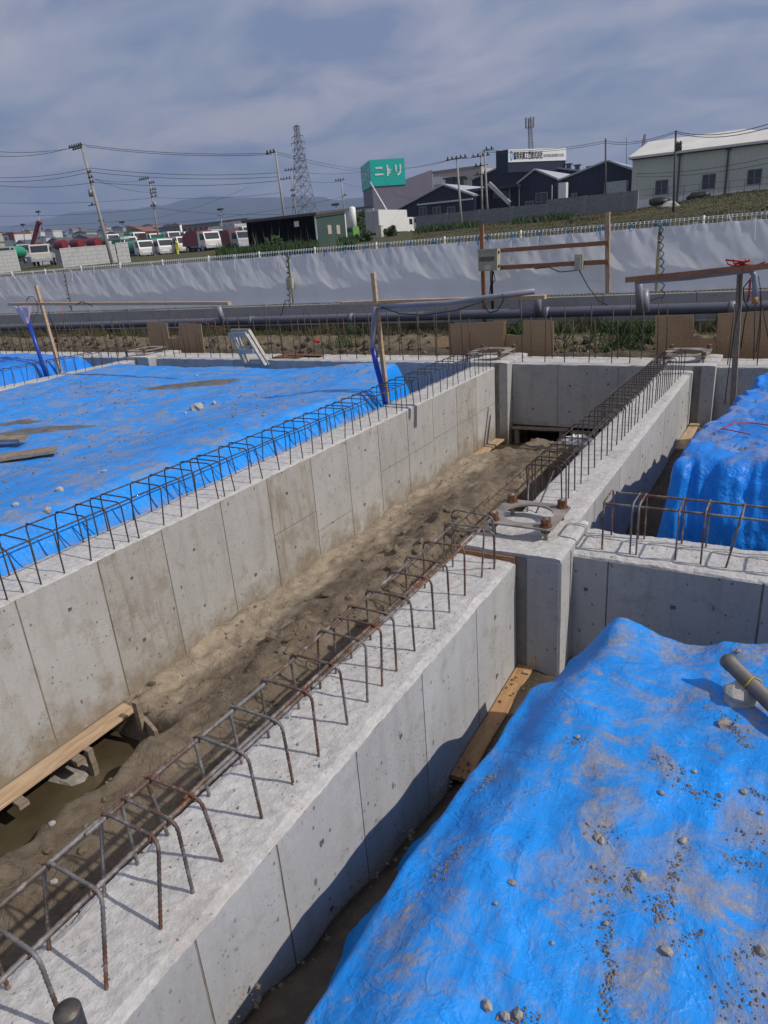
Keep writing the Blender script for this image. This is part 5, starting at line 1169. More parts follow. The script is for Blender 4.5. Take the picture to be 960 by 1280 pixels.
p = at(771, 238, Yn - 3); MB().box(p.x - 1.3, p.x + 1.3, Yn - 4, Yn - 2.5, p.z - 1, p.z + 1.0).build('equipment_cabinet', simple('grey_cabinet', (.36, .38, .40), .5), nw)
for px in (637, 690, 649): 
    p = at(px, 231, Yn - .7); MB().box(p.x - .05, p.x + .05, Yn - .75, Yn - .6, zb, p.z).build('downpipe', FRAME, nw)
for px, py in ((690, 209), (711, 209), (722, 200), (738, 200), (782, 206)):
    p = at(px, py, Ym + 1); p.z = lerp(apx.z, er.z, (p.x - apx.x) / (er.x - apx.x)) + .55; v_ = MB().box(p.x - .35, p.x + .35, Ym + .7, Ym + 1.3, p.z - .6, p.z + .05).box(p.x - .55, p.x + .55, Ym + .5, Ym + 1.5, p.z + .05, p.z + .25); v_.build('roof_vent', DARKG, nw)
# sign block
S0 = at(635, 203, Yn + 20); sd_ = Vector((math.cos(math.radians(52)), math.sin(math.radians(52)), 0)); t = along(S0, sd_, 707); S1 = S0 + sd_ * t
zb_, zt_ = S0.z, zat(S0, 187); L0 = at(620, 205, Yn + 20)
MB().add([(L0.x, L0.y, zb_ - 1.5), (S0.x, S0.y, zb_ - 1.5), (S1.x, S1.y, zb_ - 1.5), (S1.x - (S0.x - L0.x), S1.y, zb_ - 1.5), (L0.x, L0.y, zt_), (S0.x, S0.y, zt_), (S1.x, S1.y, zt_), (S1.x - (S0.x - L0.x), S1.y, zt_)],
         [(0, 1, 5, 4), (1, 2, 6, 5), (2, 3, 7, 6), (3, 0, 4, 7), (4, 5, 6, 7)]).build('sign_block', NAVY, nw)
sg = thing('sign_board', 'long white sign board with black Japanese lettering and a blue emblem', 'sign', tuple(S0))
nrm = sd_.cross(Vector((0, 0, 1))); o_ = nrm * .12
P = lambda u, w, d=.12: tuple(S0 + sd_ * (t * u) + Vector((0, 0, (zt_ - zb_) * w)) + nrm * d)
MB().add([P(0, 0), P(1, 0), P(1, 1), P(0, 1), P(0, 0, .01), P(1, 0, .01), P(1, 1, .01), P(0, 1, .01)], [(0, 1, 2, 3), (0, 4, 5, 1), (1, 5, 6, 2), (2, 6, 7, 3), (3, 7, 4, 0)]).build('board', SIGNW, sg)
H_ = zt_ - zb_
fit_text('協栄金属工業株式会社', INK, 'lettering', sg, P(.085, .2, .13), sd_, (0, 0, 1), t * .50, H_ * .62, .012)
fit_text('KYOEI METAL INDUSTRY CO.,LTD.', GREYINK, 'small_lettering', sg, P(.60, .28, .13), sd_, (0, 0, 1), t * .36, H_ * .28)
mb = MB(); 
for k in range(20):
    t0, t1 = 2*math.pi*k/20, 2*math.pi*(k+1)/20; f = lambda q, r_: P(.05 + r_ * .026 * math.cos(q), .5 + r_ * .40 * math.sin(q), .135)
    mb.add([f(t0, 1), f(t1, 1), f(t1, .55), f(t0, .55)], [(0, 1, 2, 3)])
mb.add([P(.038, .30, .136), P(.046, .30, .136), P(.062, .70, .136), P(.054, .70, .136)], [(0, 1, 2, 3)])
mb.build('emblem', SIGNB, sg)

# ---- small navy gable shed left of the works
nz = at(555, 270, 96); n2 = thing('factory_shed', 'lower dark navy gabled shed beside the white box truck', 'shed', tuple(nz))
Y2 = 96.0; l, ap, r_ = at(497, 263, Y2), at(555, 232, Y2), at(592, 245, Y2); zb2 = nz.z - 2
MB().prism([(l.x, zb2), (r_.x, zb2), (r_.x, r_.z), (ap.x, ap.z), (l.x, l.z)], 'y', Y2, Y2 + 14).build('wall', NAVY, n2)
mb = MB()
for p, q in ((l, ap), (ap, r_)):
    d = Vector((q.x - p.x, 0, q.z - p.z)).normalized(); up = Vector((-d.z, 0, d.x)) * .22
    vs = [(p.x, Y2 - .4, p.z + .02), (q.x, Y2 - .4, q.z + .02), (q.x, Y2 + 14, q.z + .02), (p.x, Y2 + 14, p.z + .02)]; vs += [(x + up.x, y, z + up.z) for x, y, z in vs]
    mb.add(vs, [(4, 5, 6, 7), (3, 2, 1, 0), (0, 1, 5, 4), (1, 2, 6, 5), (2, 3, 7, 6), (3, 0, 4, 7)])
mb.build('roof', ROOFG, n2)
p, q = at(521, 256, Y2 - .3), at(590, 247, Y2 - .3); MB().box(p.x, q.x, Y2 - .25, Y2 - .05, p.z - .1, p.z + .1).build('gutter', FRAME, n2)
for px in (529, 546, 564): p = at(px, 263, Y2); gwin(n2, p.x - .55, p.x + .55, Y2, p.z - .7, p.z + .4)
# ---- grey purple store with the teal sign cube
ph = math.radians(40); fd = Vector((math.cos(ph), math.sin(ph), 0)); ld_ = Vector((-math.sin(ph), math.cos(ph), 0)); Yt = 210.0
C0 = at(464, 230, Yt); ztop = zat(C0, 200); zbot = zat(C0, 231); tw = along(C0, fd, 507); td = along(C0, ld_, 452.5)
st_ = thing('store_building', 'grey purple store building with a teal sign cube on its corner', 'store', tuple(C0))
up = Vector((0, 0, 1)); K = lambda a_, b_, z: (C0.x + fd.x * a_ + ld_.x * b_, C0.y + fd.y * a_ + ld_.y * b_, z)
def pbox(a0, a1, b0, b1, z0, z1): return [K(a0, b0, z0), K(a1, b0, z0), K(a1, b1, z0), K(a0, b1, z0), K(a0, b0, z1), K(a1, b0, z1), K(a1, b1, z1), K(a0, b1, z1)]
BF = [(0, 3, 2, 1), (4, 5, 6, 7), (0, 1, 5, 4), (1, 2, 6, 5), (2, 3, 7, 6), (3, 0, 4, 7)]
cube = MB().add(pbox(0, tw, 0, td, zbot - .5, ztop), BF).build('sign_cube', TEAL, st_)
wt = along(C0, fd, 541); zlow = zat(C0, 300)
D0 = C0 + fd * wt; zr0 = zat(C0 + fd * tw, 224); zr1 = zat(D0, 212)
vs = [K(.3, .3, zlow), K(wt, .3, zlow), K(wt, .3, zr1), K(tw, .3, zr0), K(.3, .3, zbot - .6), K(.3, td, zlow), K(wt, td + 12, zlow), K(wt, td + 12, zr1), K(tw, td, zr0), K(.3, td, zbot - .6)]
MB().add(vs, [(0, 1, 2, 3, 4), (5, 9, 8, 7, 6), (0, 4, 9, 5), (1, 6, 7, 2), (2, 7, 8, 3), (3, 8, 9, 4)]).build('wall', PURP, st_)
Hh = ztop - zbot
fit_text('ニトリ', SIGNW, 'lettering', st_, K(tw * .13, -.02, zbot + Hh * .30), fd, up, tw * .76, Hh * .46, .03, .05)
fit_text('ニトリ', SIGNW, 'lettering', st_, K(-.02, td * .9, zbot + Hh * .30), -ld_, up, td * .8, Hh * .42, .02, .05)
# ---- pink beige building
Yk = 180.0; k0, k1 = at(541, 218, Yk), at(602, 212, Yk); pk_ = thing('commercial_building', 'pinkish beige flat roofed building between the purple store and the navy factory', 'building', tuple(k0))
MB().box(k0.x, k1.x, Yk, Yk + 20, k0.z - 14, k0.z + .2).build('wall', PINKW, pk_); MB().box(k0.x - .2, k1.x, Yk - .25, Yk + 20, k0.z + .2, k0.z + .7).build('parapet', simple('parapet_grey', (.3, .28, .28), .6), pk_)
for px in (546, 555, 562): p = at(px, 226, Yk); MB().box(p.x - 1, p.x + 1, Yk - .1, Yk, p.z - .9, p.z + .9).build('window', SIGNW, pk_)
for px, py in ((564, 229), (577, 228)): p = at(px, py, 150); MB().box(p.x - .9, p.x + .9, 149, 151, p.z - 2, p.z + .8).box(p.x - 1.4, p.x + 1.4, 148.8, 151.2, p.z + .8, p.z + 1.1).build('roof_vent', DARKG, pk_)

# ---- dark green shed
Ys = 60.0; s0, s1 = at(308, 281, Ys), at(394, 269, Ys); zs = s1.z; zbs = at(394, 306, Ys).z - 1.2
gs = thing('shed', 'dark green corrugated shed with a single pitch roof behind tall weeds', 'shed', (s1.x - 4, Ys, zbs + 1.2))
yb = Ys + (along((s1.x, Ys, 0), (0, 1, 0), 437)); zr_ = zat((s1.x, yb), 264)
MB().add([(s0.x, Ys, zbs), (s1.x, Ys, zbs), (s1.x, Ys, zs), (s0.x, Ys, zs), (s0.x, yb, zbs), (s1.x, yb, zbs), (s1.x, yb, zr_), (s0.x, yb, zr_)], BF[:1] + [(0, 1, 2, 3), (1, 5, 6, 2), (5, 4, 7, 6), (4, 0, 3, 7)]).build('wall', SHEDG, gs)
e = .35; z0_, z1_ = zs + .03, zr_ + .05
MB().add([(s0.x - e, Ys - e, z0_ - .05), (s1.x + e, Ys - e, z0_ - .05), (s1.x + e, yb + e, z1_), (s0.x - e, yb + e, z1_), (s0.x - e, Ys - e, z0_ + .2), (s1.x + e, Ys - e, z0_ + .2), (s1.x + e, yb + e, z1_ + .2), (s0.x - e, yb + e, z1_ + .2)], BF).build('roof', SHEDR, gs)
MB().box(s1.x - .12, s1.x + .02, Ys - .05, Ys - .002, zbs, zs).build('corner_trim', WHITE, gs)
MB().bar((s1.x + .03, Ys, zs - .10), (s1.x + .03, yb, zr_ - .10), .06, .16).build('eave_trim', simple('cream_trim', (.6, .55, .42), .6), gs)
MB().box(s1.x + .005, s1.x + .05, yb - .15, yb + .02, zbs, zr_ - .1).build('corner_trim', WHITE, gs)
LOUV = simple('beige_shutter', (.42, .37, .30), .6, .08)
for px in (416.5, 427): 
    y_ = Ys + along((s1.x, Ys, 0), (0, 1, 0), px); z_ = zat((s1.x, y_), 287); MB().box(s1.x, s1.x + .05, y_ - .32, y_ + .32, z_ - .42, z_ + .42).build('window', LOUV, gs)
p = at(371, 280, Ys); MB().box(p.x - .28, p.x + .28, Ys - .06, Ys, p.z - .25, p.z + .25).build('window', SIGNW, gs)

# ---- concrete block wall
bw = thing('block_wall', 'long grey concrete block wall in front of the navy factory', 'wall', (-28, 80, 4))
p0_, p1_ = at(520, 280, 80), at(795, 254, 80); zt0 = at(660, 252, 80).z; x = p0_.x; zb_w = at(660, 268, 80).z - 1.2
k = 0
while x < p1_.x - .5:
    x2 = min(x + 4.0, p1_.x); MB().box(x, x2 - .03, 80, 80.18, zb_w, zt0 + (0 if x > -26 else -.35)).build('wall_bay', BLOCK, bw); MB().box(x2 - .22, x2 + .18, 79.92, 80.22, zb_w, zt0 + .03 + (0 if x > -26 else -.35)).build('pier', simple('wall_pier', (.24, .245, .25), .9, .1, 2) if k == 0 else bpy.data.materials['wall_pier'], bw); x = x2; k += 1

# ------------------------------------------------------------------ vehicles
TYRE = simple('tyre_rubber', (.02, .02, .02), .85, .2, 10); CABW = simple('white_truck_paint', (.72, .72, .70), .35, .05, 2)
CREAMP = simple('cream_truck_paint', (.62, .60, .52), .4, .06, 2); GREENP = simple('green_truck_paint', (.01, .30, .15), .4, .1, 2); REDP = simple('red_truck_paint', (.21, .022, .03), .4, .15, 2); LAMP = simple('clear_lamp_lens', (.6, .6, .55), .15, .05)
SILV = simple('silver_body', (.40, .42, .44), .4, .1, 2)
def truck(pos, rot, label, cab=CABW, body='box', bmat=GREENP, s=1.0, L_=5.2, group='work trucks parked beyond the field'):
    s *= 1.32
    t_ = thing('parked_truck', label, 'truck', (0, 0, 0), group)
    W = .95
    prof = [(-2.6, .55), (-2.62, 1.15), (-2.35, 2.05), (-1.0, 2.12), (-.95, .55)]
    MB().prism([(y, z) for y, z in prof], 'x', -W, W).build('cab', cab, t_)
    MB().add([(-W + .14, -2.60, 1.32), (W - .14, -2.60, 1.32), (W - .12, -2.395, 1.93), (-W + .12, -2.395, 1.93)], [(0, 1, 2, 3)]).build('windscreen', GLASS, t_)
    for sx in (-1, 1):
        MB().add([(sx * (W + .006), -2.40, 1.25), (sx * (W + .006), -1.5, 1.25), (sx * (W + .006), -1.5, 1.9), (sx * (W + .006), -2.2, 1.9)], [(0, 1, 2, 3)]).build('side_window', GLASS, t_)
        MB().box(sx * .72 - .16, sx * .72 + .16, -2.64, -2.6, .75, .92).build('headlight', LAMP, t_)
        for y in (-1.85, 1.6):
            w_ = MB().tube([(sx * W - sx * .22, y, .42), (sx * W, y, .42)], .42, 16).build('wheel', TYRE, t_); MB().tube([(sx * W - sx * .02, y, .42), (sx * (W + .02), y, .42)], .22, 12).build('rim', SILV, w_)
        MB().bar((sx * (W + .12), -2.55, 1.75), (sx * (W + .12), -2.55, 1.35), .12, .05).build('mirror', BLACK, t_)
    MB().box(-W, W, -2.7, -2.6, .42, .68).build('bumper', SILV, t_); MB().box(-.45, .45, -2.5, L_ - 2.6, .45, .62).build('chassis', DARKG, t_)
    e_ = L_ - 2.6
    if body == 'tank':
        pr = [(.98 * W * math.cos(q), 1.45 + .75 * math.sin(q)) for q in [i * math.pi / 9 for i in range(18)]]
        MB().prism(pr, 'y', -.85, e_).build('tank_body', bmat, t_)
    elif body == 'crane':
        MB().box(-W, W, -.2, e_, .75, 1.25).build('cargo_bed', SILV, t_); MB().box(-.3, .3, -.85, -.3, .62, 2.3).build('crane_post', bmat, t_)
    elif body == 'garbage':
        MB().prism([(-.85, .65), (-.85, 2.25), (1.4, 2.3), (e_, 1.75), (e_ + .1, .8)], 'x', -W, W).build('garbage_body', bmat, t_)
    else:
        MB().box(-W - .04, W + .04, -.85, e_, .7, 2.45).build('box_body', bmat, t_)
    t_.location = pos; t_.rotation_euler = (0, 0, rot); t_.scale = (s, s, s); return t_
def tp(px, py, Y): p = at(px, py, Y); return (p.x, p.y, p.z)
Yk = 85.0
truck(tp(57, 332, 70), .85, 'cream crane truck with a raised red boom at far left', CREAMP, 'crane', REDP, 1.05)
truck(tp(176, 324, Yk), 1.2, 'white cab truck with a green tank at the end of the white hoarding', CABW, 'tank', GREENP)
truck(tp(200, 322, Yk + 2), 1.2, 'white cab truck second from the hoarding, dark windscreen', CABW, 'garbage', GREENP)
truck(tp(223, 319, Yk + 4), 1.2, 'white cab truck with a dark red body, third from the hoarding', CABW, 'tank', REDP)
truck(tp(244, 317, Yk + 7), 1.2, 'white cab truck with a green crane, fourth from the hoarding', CABW, 'garbage', GREENP)
truck(tp(268, 316, Yk + 4), 1.35, 'pale box truck with small side windows near the green shed', CABW, 'box', SILV, 1.05)
truck(tp(292, 314, Yk + 2), 1.3, 'silver truck with red load just left of the green shed', SILV, 'garbage', REDP, 1.0)
truck(tp(18, 330, 75), .6, 'greenish truck half hidden by the hoarding at the left edge', simple('pale_green_paint', (.3, .42, .34), .4), 'tank', GREENP, .95)
truck(tp(158, 316, Yk + 14), 1.2, 'white cab truck half behind the short hoarding beside the leaning pole', CABW, 'garbage', GREENP)
truck(tp(212, 309, Yk + 22), 1.2, 'white cab truck in the second row with a green hopper', CABW, 'tank', GREENP)
truck(tp(190, 311, Yk + 22), 1.2, 'white cab truck in the second row with a dark red hopper', CABW, 'garbage', REDP)
truck(tp(284, 306, Yk + 18), 1.3, 'white box truck in the second row before the pale block', CABW, 'box', CABW)
truck(tp(254, 316, Yk - 4), 1.25, 'white cab truck with a red hopper just left of the pale box truck', CABW, 'garbage', REDP)
truck(tp(232, 309, Yk + 24), 1.2, 'green tank truck in the second row behind the yellow marker', CREAMP, 'tank', GREENP)
truck(tp(170, 309, Yk + 24), 1.2, 'white truck with a green hopper in the second row at the pole foot', CABW, 'garbage', GREENP)
truck(tp(300, 306, Yk + 12), 1.3, 'pale truck half hidden by the left end of the green shed', CREAMP, 'box', SILV)
truck(tp(138, 311, Yk + 24), 1.2, 'white truck showing over the long hoarding near the leaning pole', CABW, 'tank', GREENP)
truck(tp(34, 326, Yk), 1.0, 'blue grey truck between the left hoarding and the crane truck', SILV, 'garbage', simple('blue_grey_paint', (.08, .12, .2), .4))
for i, (px, l) in enumerate(((76, 'left red rounded tank'), (96, 'middle red rounded tank'), (117, 'right red rounded tank'))):
    p = at(px, 306 - (px - 76) * .07, 92); o = MB(); pr = [(.75 * math.cos(q), .85 * math.sin(q)) for q in [j * math.pi / 10 for j in range(20)]]
    o.prism(pr, 'x', -1.2, 1.2); ob = o.build('red_tank', REDP, None); ob.location = p; tag(ob, l + ' standing behind the white hoarding', 'tank', 'red tanks behind the hoarding')
mb = MB(); p, q = at(44, 309, 93), at(150, 297, 93); mb.box(p.x, q.x, 93, 95, p.z - .2, p.z + .12); tag(mb.build('carport_roof', SILV), 'thin pale carport roof over the red tanks', 'carport')
ct = bpy.data.objects['parked_truck']; bpy.context.view_layer.update()
mb = MB(); a_, b_ = at(40, 309, 71), at(48, 278, 71); mb.bar(a_, b_, .42, .46); mb.bar(a_.lerp(b_, .55), b_ + Vector((.1, 0, .15)), .3, .34); mb.bar(b_ + Vector((.1, 0, .1)), at(51.5, 279.5, 71), .35, .3); mb.tube([at(51.5, 279.5, 71), at(52, 285, 71)], .03, 5); mb.rock(at(52.5, 286, 71), .22, random.Random(1))
bo = mb.build('boom', REDP); bo.parent = ct; bo.matrix_parent_inverse = ct.matrix_world.inverted()
mb = MB(); a_, b_ = at(86, 306, 80), at(112, 300, 80)
# box truck with the white van body
p = at(475, 292, 80); bt = thing('box_truck', 'white box truck parked with its grey rear doors towards the field', 'truck', tuple(p))
zt_b = zat((p.x, 80), 262); ln = along((p.x, 80, 0), (0, 1, 0), 512); xl = at(457.5, 285, 80).x; zf = p.z + .15
MB().box(xl, p.x, 80, 80 + ln, zf, zt_b).build('box_body', CABW, bt)
for i in range(3):
    w_ = (p.x - xl) / 3; MB().box(xl + i * w_ + .05, xl + (i + 1) * w_ - .05, 79.94, 80, zf + .05, zt_b - .08).build('rear_door', SILV, bt)
MB().box(xl + .2, p.x - .1, 80 + ln + .2, 80 + ln + 2.1, zf - .45, zf + 1.7).build('cab', CABW, bt); MB().box(p.x - .1, p.x - .09, 80 + ln + .7, 80 + ln + 1.6, zf + .8, zf + 1.5).build('side_window', GLASS, bt)
for y in (81.2, 80 + ln - 1.5, 80 + ln + 1): MB().tube([(p.x - .3, y, zf - .35), (p.x - .02, y, zf - .35)], .45, 14).build('wheel', TYRE, bt)
MB().box(xl + .3, p.x - .3, 80.2, 80 + ln + 1.8, zf - .35, zf).build('chassis', DARKG, bt)
p = at(525, 281, 84); mv = thing('parked_van', 'small white van partly hidden behind the white box truck', 'van', tuple(p)); MB().box(p.x - .9, p.x + .9, 84, 86.5, p.z - .4, p.z + .95).build('body', CABW, mv); MB().box(p.x - .75, p.x + .75, 83.97, 84, p.z + .3, p.z + .8).build('rear_window', GLASS, mv)
for sx in (-.85, .65): MB().tube([(p.x + sx, 84.5, p.z - .45), (p.x + sx + .2, 84.5, p.z - .45)], .33, 12).build('wheel', TYRE, mv)
p = at(475, 296, 70); gp_ = MB().box(-.32, .32, -.25, .25, -1, 1.05).box(-.36, .36, -.29, .29, 1.05, 1.15).build('gate_pillar', CREAMP); gp_.location = p; tag(gp_, 'stout pale concrete gate pillar in front of the white box truck', 'pillar')
p = at(433, 294, 90); gv = thing('parked_van', 'small light green van beside the round tree right of the shed', 'van', tuple(p)); GL = simple('light_green_paint', (.14, .36, .08), .4); MB().box(p.x - 1.6, p.x + 1.2, 90, 91.6, p.z - .5, p.z + 1).build('body', GL, gv); MB().box(p.x - 1.4, p.x + 1.0, 89.97, 90, p.z + .35, p.z + .85).build('window', GLASS, gv)
p = at(441, 272, 95); o = MB().tube([(0, 0, -2), (0, 0, 1.3), (0, 0, 1.5)], [.5, .5, .25], 14).build('white_silo', WHITE, None, True); o.location = p; tag(o, 'slim white silo standing beyond the right end of the green shed', 'silo')
# hoarding panels at left
HB = Mat('white_block_hoarding', .6, 0, .3); _br = N(HB.t, 'ShaderNodeTexBrick'); _br.inputs['Scale'].default_value = 1; _br.inputs['Brick Width'].default_value = .9; _br.inputs['Row Height'].default_value = .45; _br.inputs['Mortar Size'].default_value = .015
for q in ('Color1', 'Color2'): _br.inputs[q].default_value = (.76, .75, .71, 1)
_br.inputs['Mortar'].default_value = (.34, .34, .33, 1); HB.link(HB.vec((1, 1, 1), (math.pi / 2, 0, 0)), _br.inputs['Vector']); HB.color(_br.outputs[0]); HB.bump(_br.outputs[1], -.4, .02); HB = HB.m
for (xa, ya), (xb, yb_), top, l in (((-12, 338), (25, 336), 315, 'white block hoarding at the far left edge beside the crane truck'), ((79, 333), (147, 322), 310.5, 'long white block hoarding with a small notice behind the fence'), ((148, 325), (163, 322), 303.5, 'short white block hoarding between the utility pole and the trucks')):
    hd = Vector((math.cos(.62), math.sin(.62), 0)); p = at(xa, ya, 60); z1 = zat(p, top); ln_ = along(p, hd, xb); p_ = Vector((p.x, p.y, p.z)); ob = thing('hoarding', l, 'hoarding', tuple(p)); n_ = max(1, round(ln_ / 2.4)); w_ = ln_ / n_
    for i in range(n_):
        a_, b_ = p_ + hd * (i * w_ + .01), p_ + hd * ((i + 1) * w_ - .01); nn = Vector((-hd.y, hd.x, 0)) * .12; zz0 = p.z - 1.6
        MB().add([(a_.x, a_.y, zz0), (b_.x, b_.y, zz0), (b_.x + nn.x, b_.y + nn.y, zz0), (a_.x + nn.x, a_.y + nn.y, zz0), (a_.x, a_.y, z1), (b_.x, b_.y, z1), (b_.x + nn.x, b_.y + nn.y, z1), (a_.x + nn.x, a_.y + nn.y, z1)], BF).build('panel', HB, ob)
    if n_ > 3:
        c = p_ + hd * along(p, hd, 124) - Vector((-hd.y, hd.x, 0)) * .06; c.z = zat(c, 318)
        MB().bar(c - hd * 1.0, c + hd * 1.0, .06, .66).build('notice_board', SIGNW, ob)
        for i in range(2): c2 = c - Vector((-hd.y, hd.x, 0)) * .04 + Vector((0, 0, -.1 + i * .2)); MB().bar(c2 - hd * .8, c2 + hd * .75, .01, .07).build('print_line', simple('blue_grey_print', (.25, .3, .4), .5) if i == 0 else bpy.data.materials['blue_grey_print'], ob)
p = at(221, 308, 68); o = MB(); o.tube([(0, 0, -.9), (0, 0, .1)], .14, 8).box(-.28, .28, -.05, .05, -.25, .35).rock((0, 0, .5), .17, random.Random(2), 1.0).build; ob = o.build('safety_marker', simple('fluorescent_yellow', (.75, .72, .04), .5)); ob.location = p; tag(ob, 'bright yellow upright safety marker in front of the parked trucks', 'safety marker')
p = at(278, 318, 62); ob = MB().tube([(0, 0, -.4), (0, 0, .4), (0, 0, .45)], [.22, .05, .03], 12).build('traffic_cone', REDC, None, True); ob.location = p; tag(ob, 'red traffic cone by the weeds left of the green shed', 'traffic cone')

# ------------------------------------------------------------------ poles, pylon and wires
POLE = simple('concrete_pole', (.30, .295, .28), .8, .12, 1.5); DPOLE = simple('dark_pole', (.06, .058, .055), .7, .2, 2); GREYST = simple('galvanised_steel', (.30, .31, .33), .5, .1, 1, .4)
def pole(base, top, Y, r, label, mat=POLE, arms=(), cans=(), cat='utility pole', name='utility_pole', group=None, down=2.0, isc=1.3):
    B, T = at(base[0], base[1], Y), at(top[0], top[1], Y); d = (T - B).normalized(); B2 = B - d * down
    o = thing(name, label, cat, tuple(B2), group); MB().tube([B2, T], [r, r * .72], 9).build('shaft', mat, o, True)
    for f, l0, l1, n in arms:
        c = T - d * f; a_, b_ = c + Vector((l0, -.12, 0)), c + Vector((l1, -.12, .04)); ar = MB().bar(a_, b_, .09, .09).build('crossarm', DARKG, o)
        for k in range(n): q = a_.lerp(b_, (k + .5) / n); MB().tube([q, q + Vector((0, 0, .13 * isc)), q + Vector((0, 0, .26 * isc))], [.06 * isc, .09 * isc, .05 * isc], 6).build('insulator', DARKG, ar, True)
    for f, dx, rr, hh in cans:
        c = T - d * f + Vector((dx, -.1, 0)); MB().tube([c, c - Vector((0, 0, hh))], rr, 10).build('transformer', GREYST, o, True)
    return o
pole((140, 328), (101, 178), 55, .19, 'tall leaning utility pole at left with a cluster of black insulators', arms=((.3, -1.9, .3, 6), (.55, -1.4, .1, 4), (2.9, -.1, .6, 2), (3.4, -.1, .6, 2), (3.85, -.1, .6, 2), (6.0, -1.2, 0, 1)), cans=((4.4, -.32, .26, .75),), isc=1.0)
pole((199, 302), (186, 222), 90, .17, 'second utility pole at left with banked side insulators', arms=((.15, -2.2, .2, 5), (.9, 0, 1.3, 3), (1.9, -.2, 1.4, 3), (2.4, -.2, 1.4, 3), (2.9, -.2, 1.4, 2), (4.3, -.6, .6, 2)), cans=((3.6, .5, .2, .8),))
pole((356, 276), (344, 188), 64, .14, 'plain utility pole with a single left arm behind the green shed', arms=((.2, -1.15, .1, 3),))
pole((371, 276), (363, 211), 100, .15, 'utility pole just left of the lattice pylon', arms=((.2, -1.2, 1.2, 4), (1.4, -2.3, 0, 4), (3.2, -.5, .5, 2), (4.0, -.5, .5, 2)))
pole((431, 270), (426, 224), 110, .14, 'thin utility pole between the pylon and the teal sign', arms=((.2, -1.2, .8, 4), (2.6, 0, 1.0, 1)))
pole((577, 280), (571, 197), 78, .14, 'grey utility pole standing before the low navy shed', arms=((.15, -1.3, 1.3, 5),))
pole((603, 266), (601, 192), 84, .13, 'left one of two close utility poles at the navy factory', arms=((.3, -1.2, 1.2, 4), (1.3, -.9, .9, 3), (2.2, -.9, .9, 2)))
pole((609.5, 266), (605.5, 187), 83, .14, 'right one of two close utility poles at the navy factory', arms=((.1, 0, 1.2, 2),))
pole((757, 250), (757, 173), 88, .12, 'slim grey pole in front of the wide navy gable', DPOLE)
pole((842, 258), (845, 163), 60, .10, 'dark pole with insulators in front of the pale green warehouse', DPOLE, arms=((1.1, .05, .45, 2), (1.35, .05, .45, 2)))
for px, py0, py1, l in ((48, 325, 265, 'thin lamp post with a floodlight beside the red boom'), (29, 305, 281, 'curved street lamp at the far left edge'), (127, 302, 276, 'lamp post with twin floodlights above the white hoarding'), (276, 308, 262, 'floodlight mast left of the green shed'), (153, 305, 278, 'lamp pole with clustered fittings above the green tank'), (420, 268, 256, 'small twin street lamp right of the pylon')):
    B, T = at(px + (4 if px == 48 else 1), py0, 95), at(px, py1, 95); o = thing('lamp_post', l, 'lamp post', tuple(B)); MB().tube([B - Vector((0, 0, 1)), T], .08, 7).build('shaft', GREYST, o, True)
    MB().bar(T + Vector((-.7, 0, .05)), T + Vector((.5, 0, .05)), .3, .3).build('lamp_head', DARKG, o)
    if px in (127, 276, 153): MB().bar(T + Vector((-1.0, 0, -.9)), T + Vector((1.0, 0, -.7)), .12, .12).build('crossarm', GREYST, o)
p = at(226, 290, 110); o = MB().tube([(0, 0, -3), (0.2, 0, 1.3)], .22, 8).build('white_post', WHITE, None, True); o.location = p; tag(o, 'slanting thick white post among the parked trucks', 'post')
# lattice pylon
def lattice(B, T, wb, wt, n, label, name, cat, arms, mat=GREYST, r=.16):
    o = thing(name, label, cat, tuple(B)); lv = []
    for i in range(n + 1):
        t = 1 - (1 - i / n) ** 1.35; c = B.lerp(T, t); w = lerp(wb, wt, t ** .8) / 2; lv.append([c + Vector((sx * w, sy * w, 0)) for sx, sy in ((-1, -1), (1, -1), (1, 1), (-1, 1))])
    for k in range(4): MB().tube([l[k] for l in lv], r, 4).build('leg', mat, o)
    br = MB()
    for a_, b_ in zip(lv, lv[1:]):
        for k in range(4):
            k2 = (k + 1) % 4; br.bar(a_[k], b_[k2], r, r).bar(a_[k2], b_[k], r, r).bar(b_[k], b_[k2], r, r)
    kind(br.build('bracing', mat, o), 'stuff')
    for t, l_ in arms:
        c = B.lerp(T, t); ab = MB(); 
        for s_ in (-1, 1): ab.bar(c + Vector((0, 0, .6)), c + Vector((s_ * l_, 0, 0)), r * 1.1, r * 1.1).bar(c, c + Vector((s_ * l_, 0, 0)), r * 1.1, r * 1.1).bar(c + Vector((s_ * l_ * .95, 0, 0)), c + Vector((s_ * l_ * .95, 0, -1.2)), r, r)
        ab.build('crossarm', mat, o)
    return o
PYM = simple('dull_steel_lattice', (.13, .12, .13), .6, .1, 1)
Bp, Tp = at(383, 285, 250), at(370.5, 157, 250)
lattice(Bp, Tp, 9.0, 1.1, 12, 'tall steel lattice power pylon with stacked crossarms beyond the shed', 'power_pylon', 'pylon', ((.99, 1.7), (.90, 2.8), (.84, 3.4), (.78, 3.2), (.72, 3.0), (.66, 3.0), (.59, 3.0), (.50, 2.4)), PYM, .10)
Bm, Tm = at(664, 195, 140), at(662, 148, 140)
lattice(Bm, Tm, .8, .5, 7, 'slender radio mast with a caged top behind the long white sign', 'radio_mast', 'mast', (), PYM, .035)
o = bpy.data.objects['radio_mast']; cg = MB(); 
for k in range(6):
    a_ = k * math.pi / 3; q = Tm + Vector((.8 * math.cos(a_), .8 * math.sin(a_), -1.5)); cg.tube([q, q + Vector((0, 0, 1.7))], .07, 5); q2 = Tm + Vector((.8 * math.cos(a_ + 1.05), .8 * math.sin(a_ + 1.05), -1.5)); cg.bar(q, q2, .07, .07)
cg.build('antenna_cage', PYM, o)
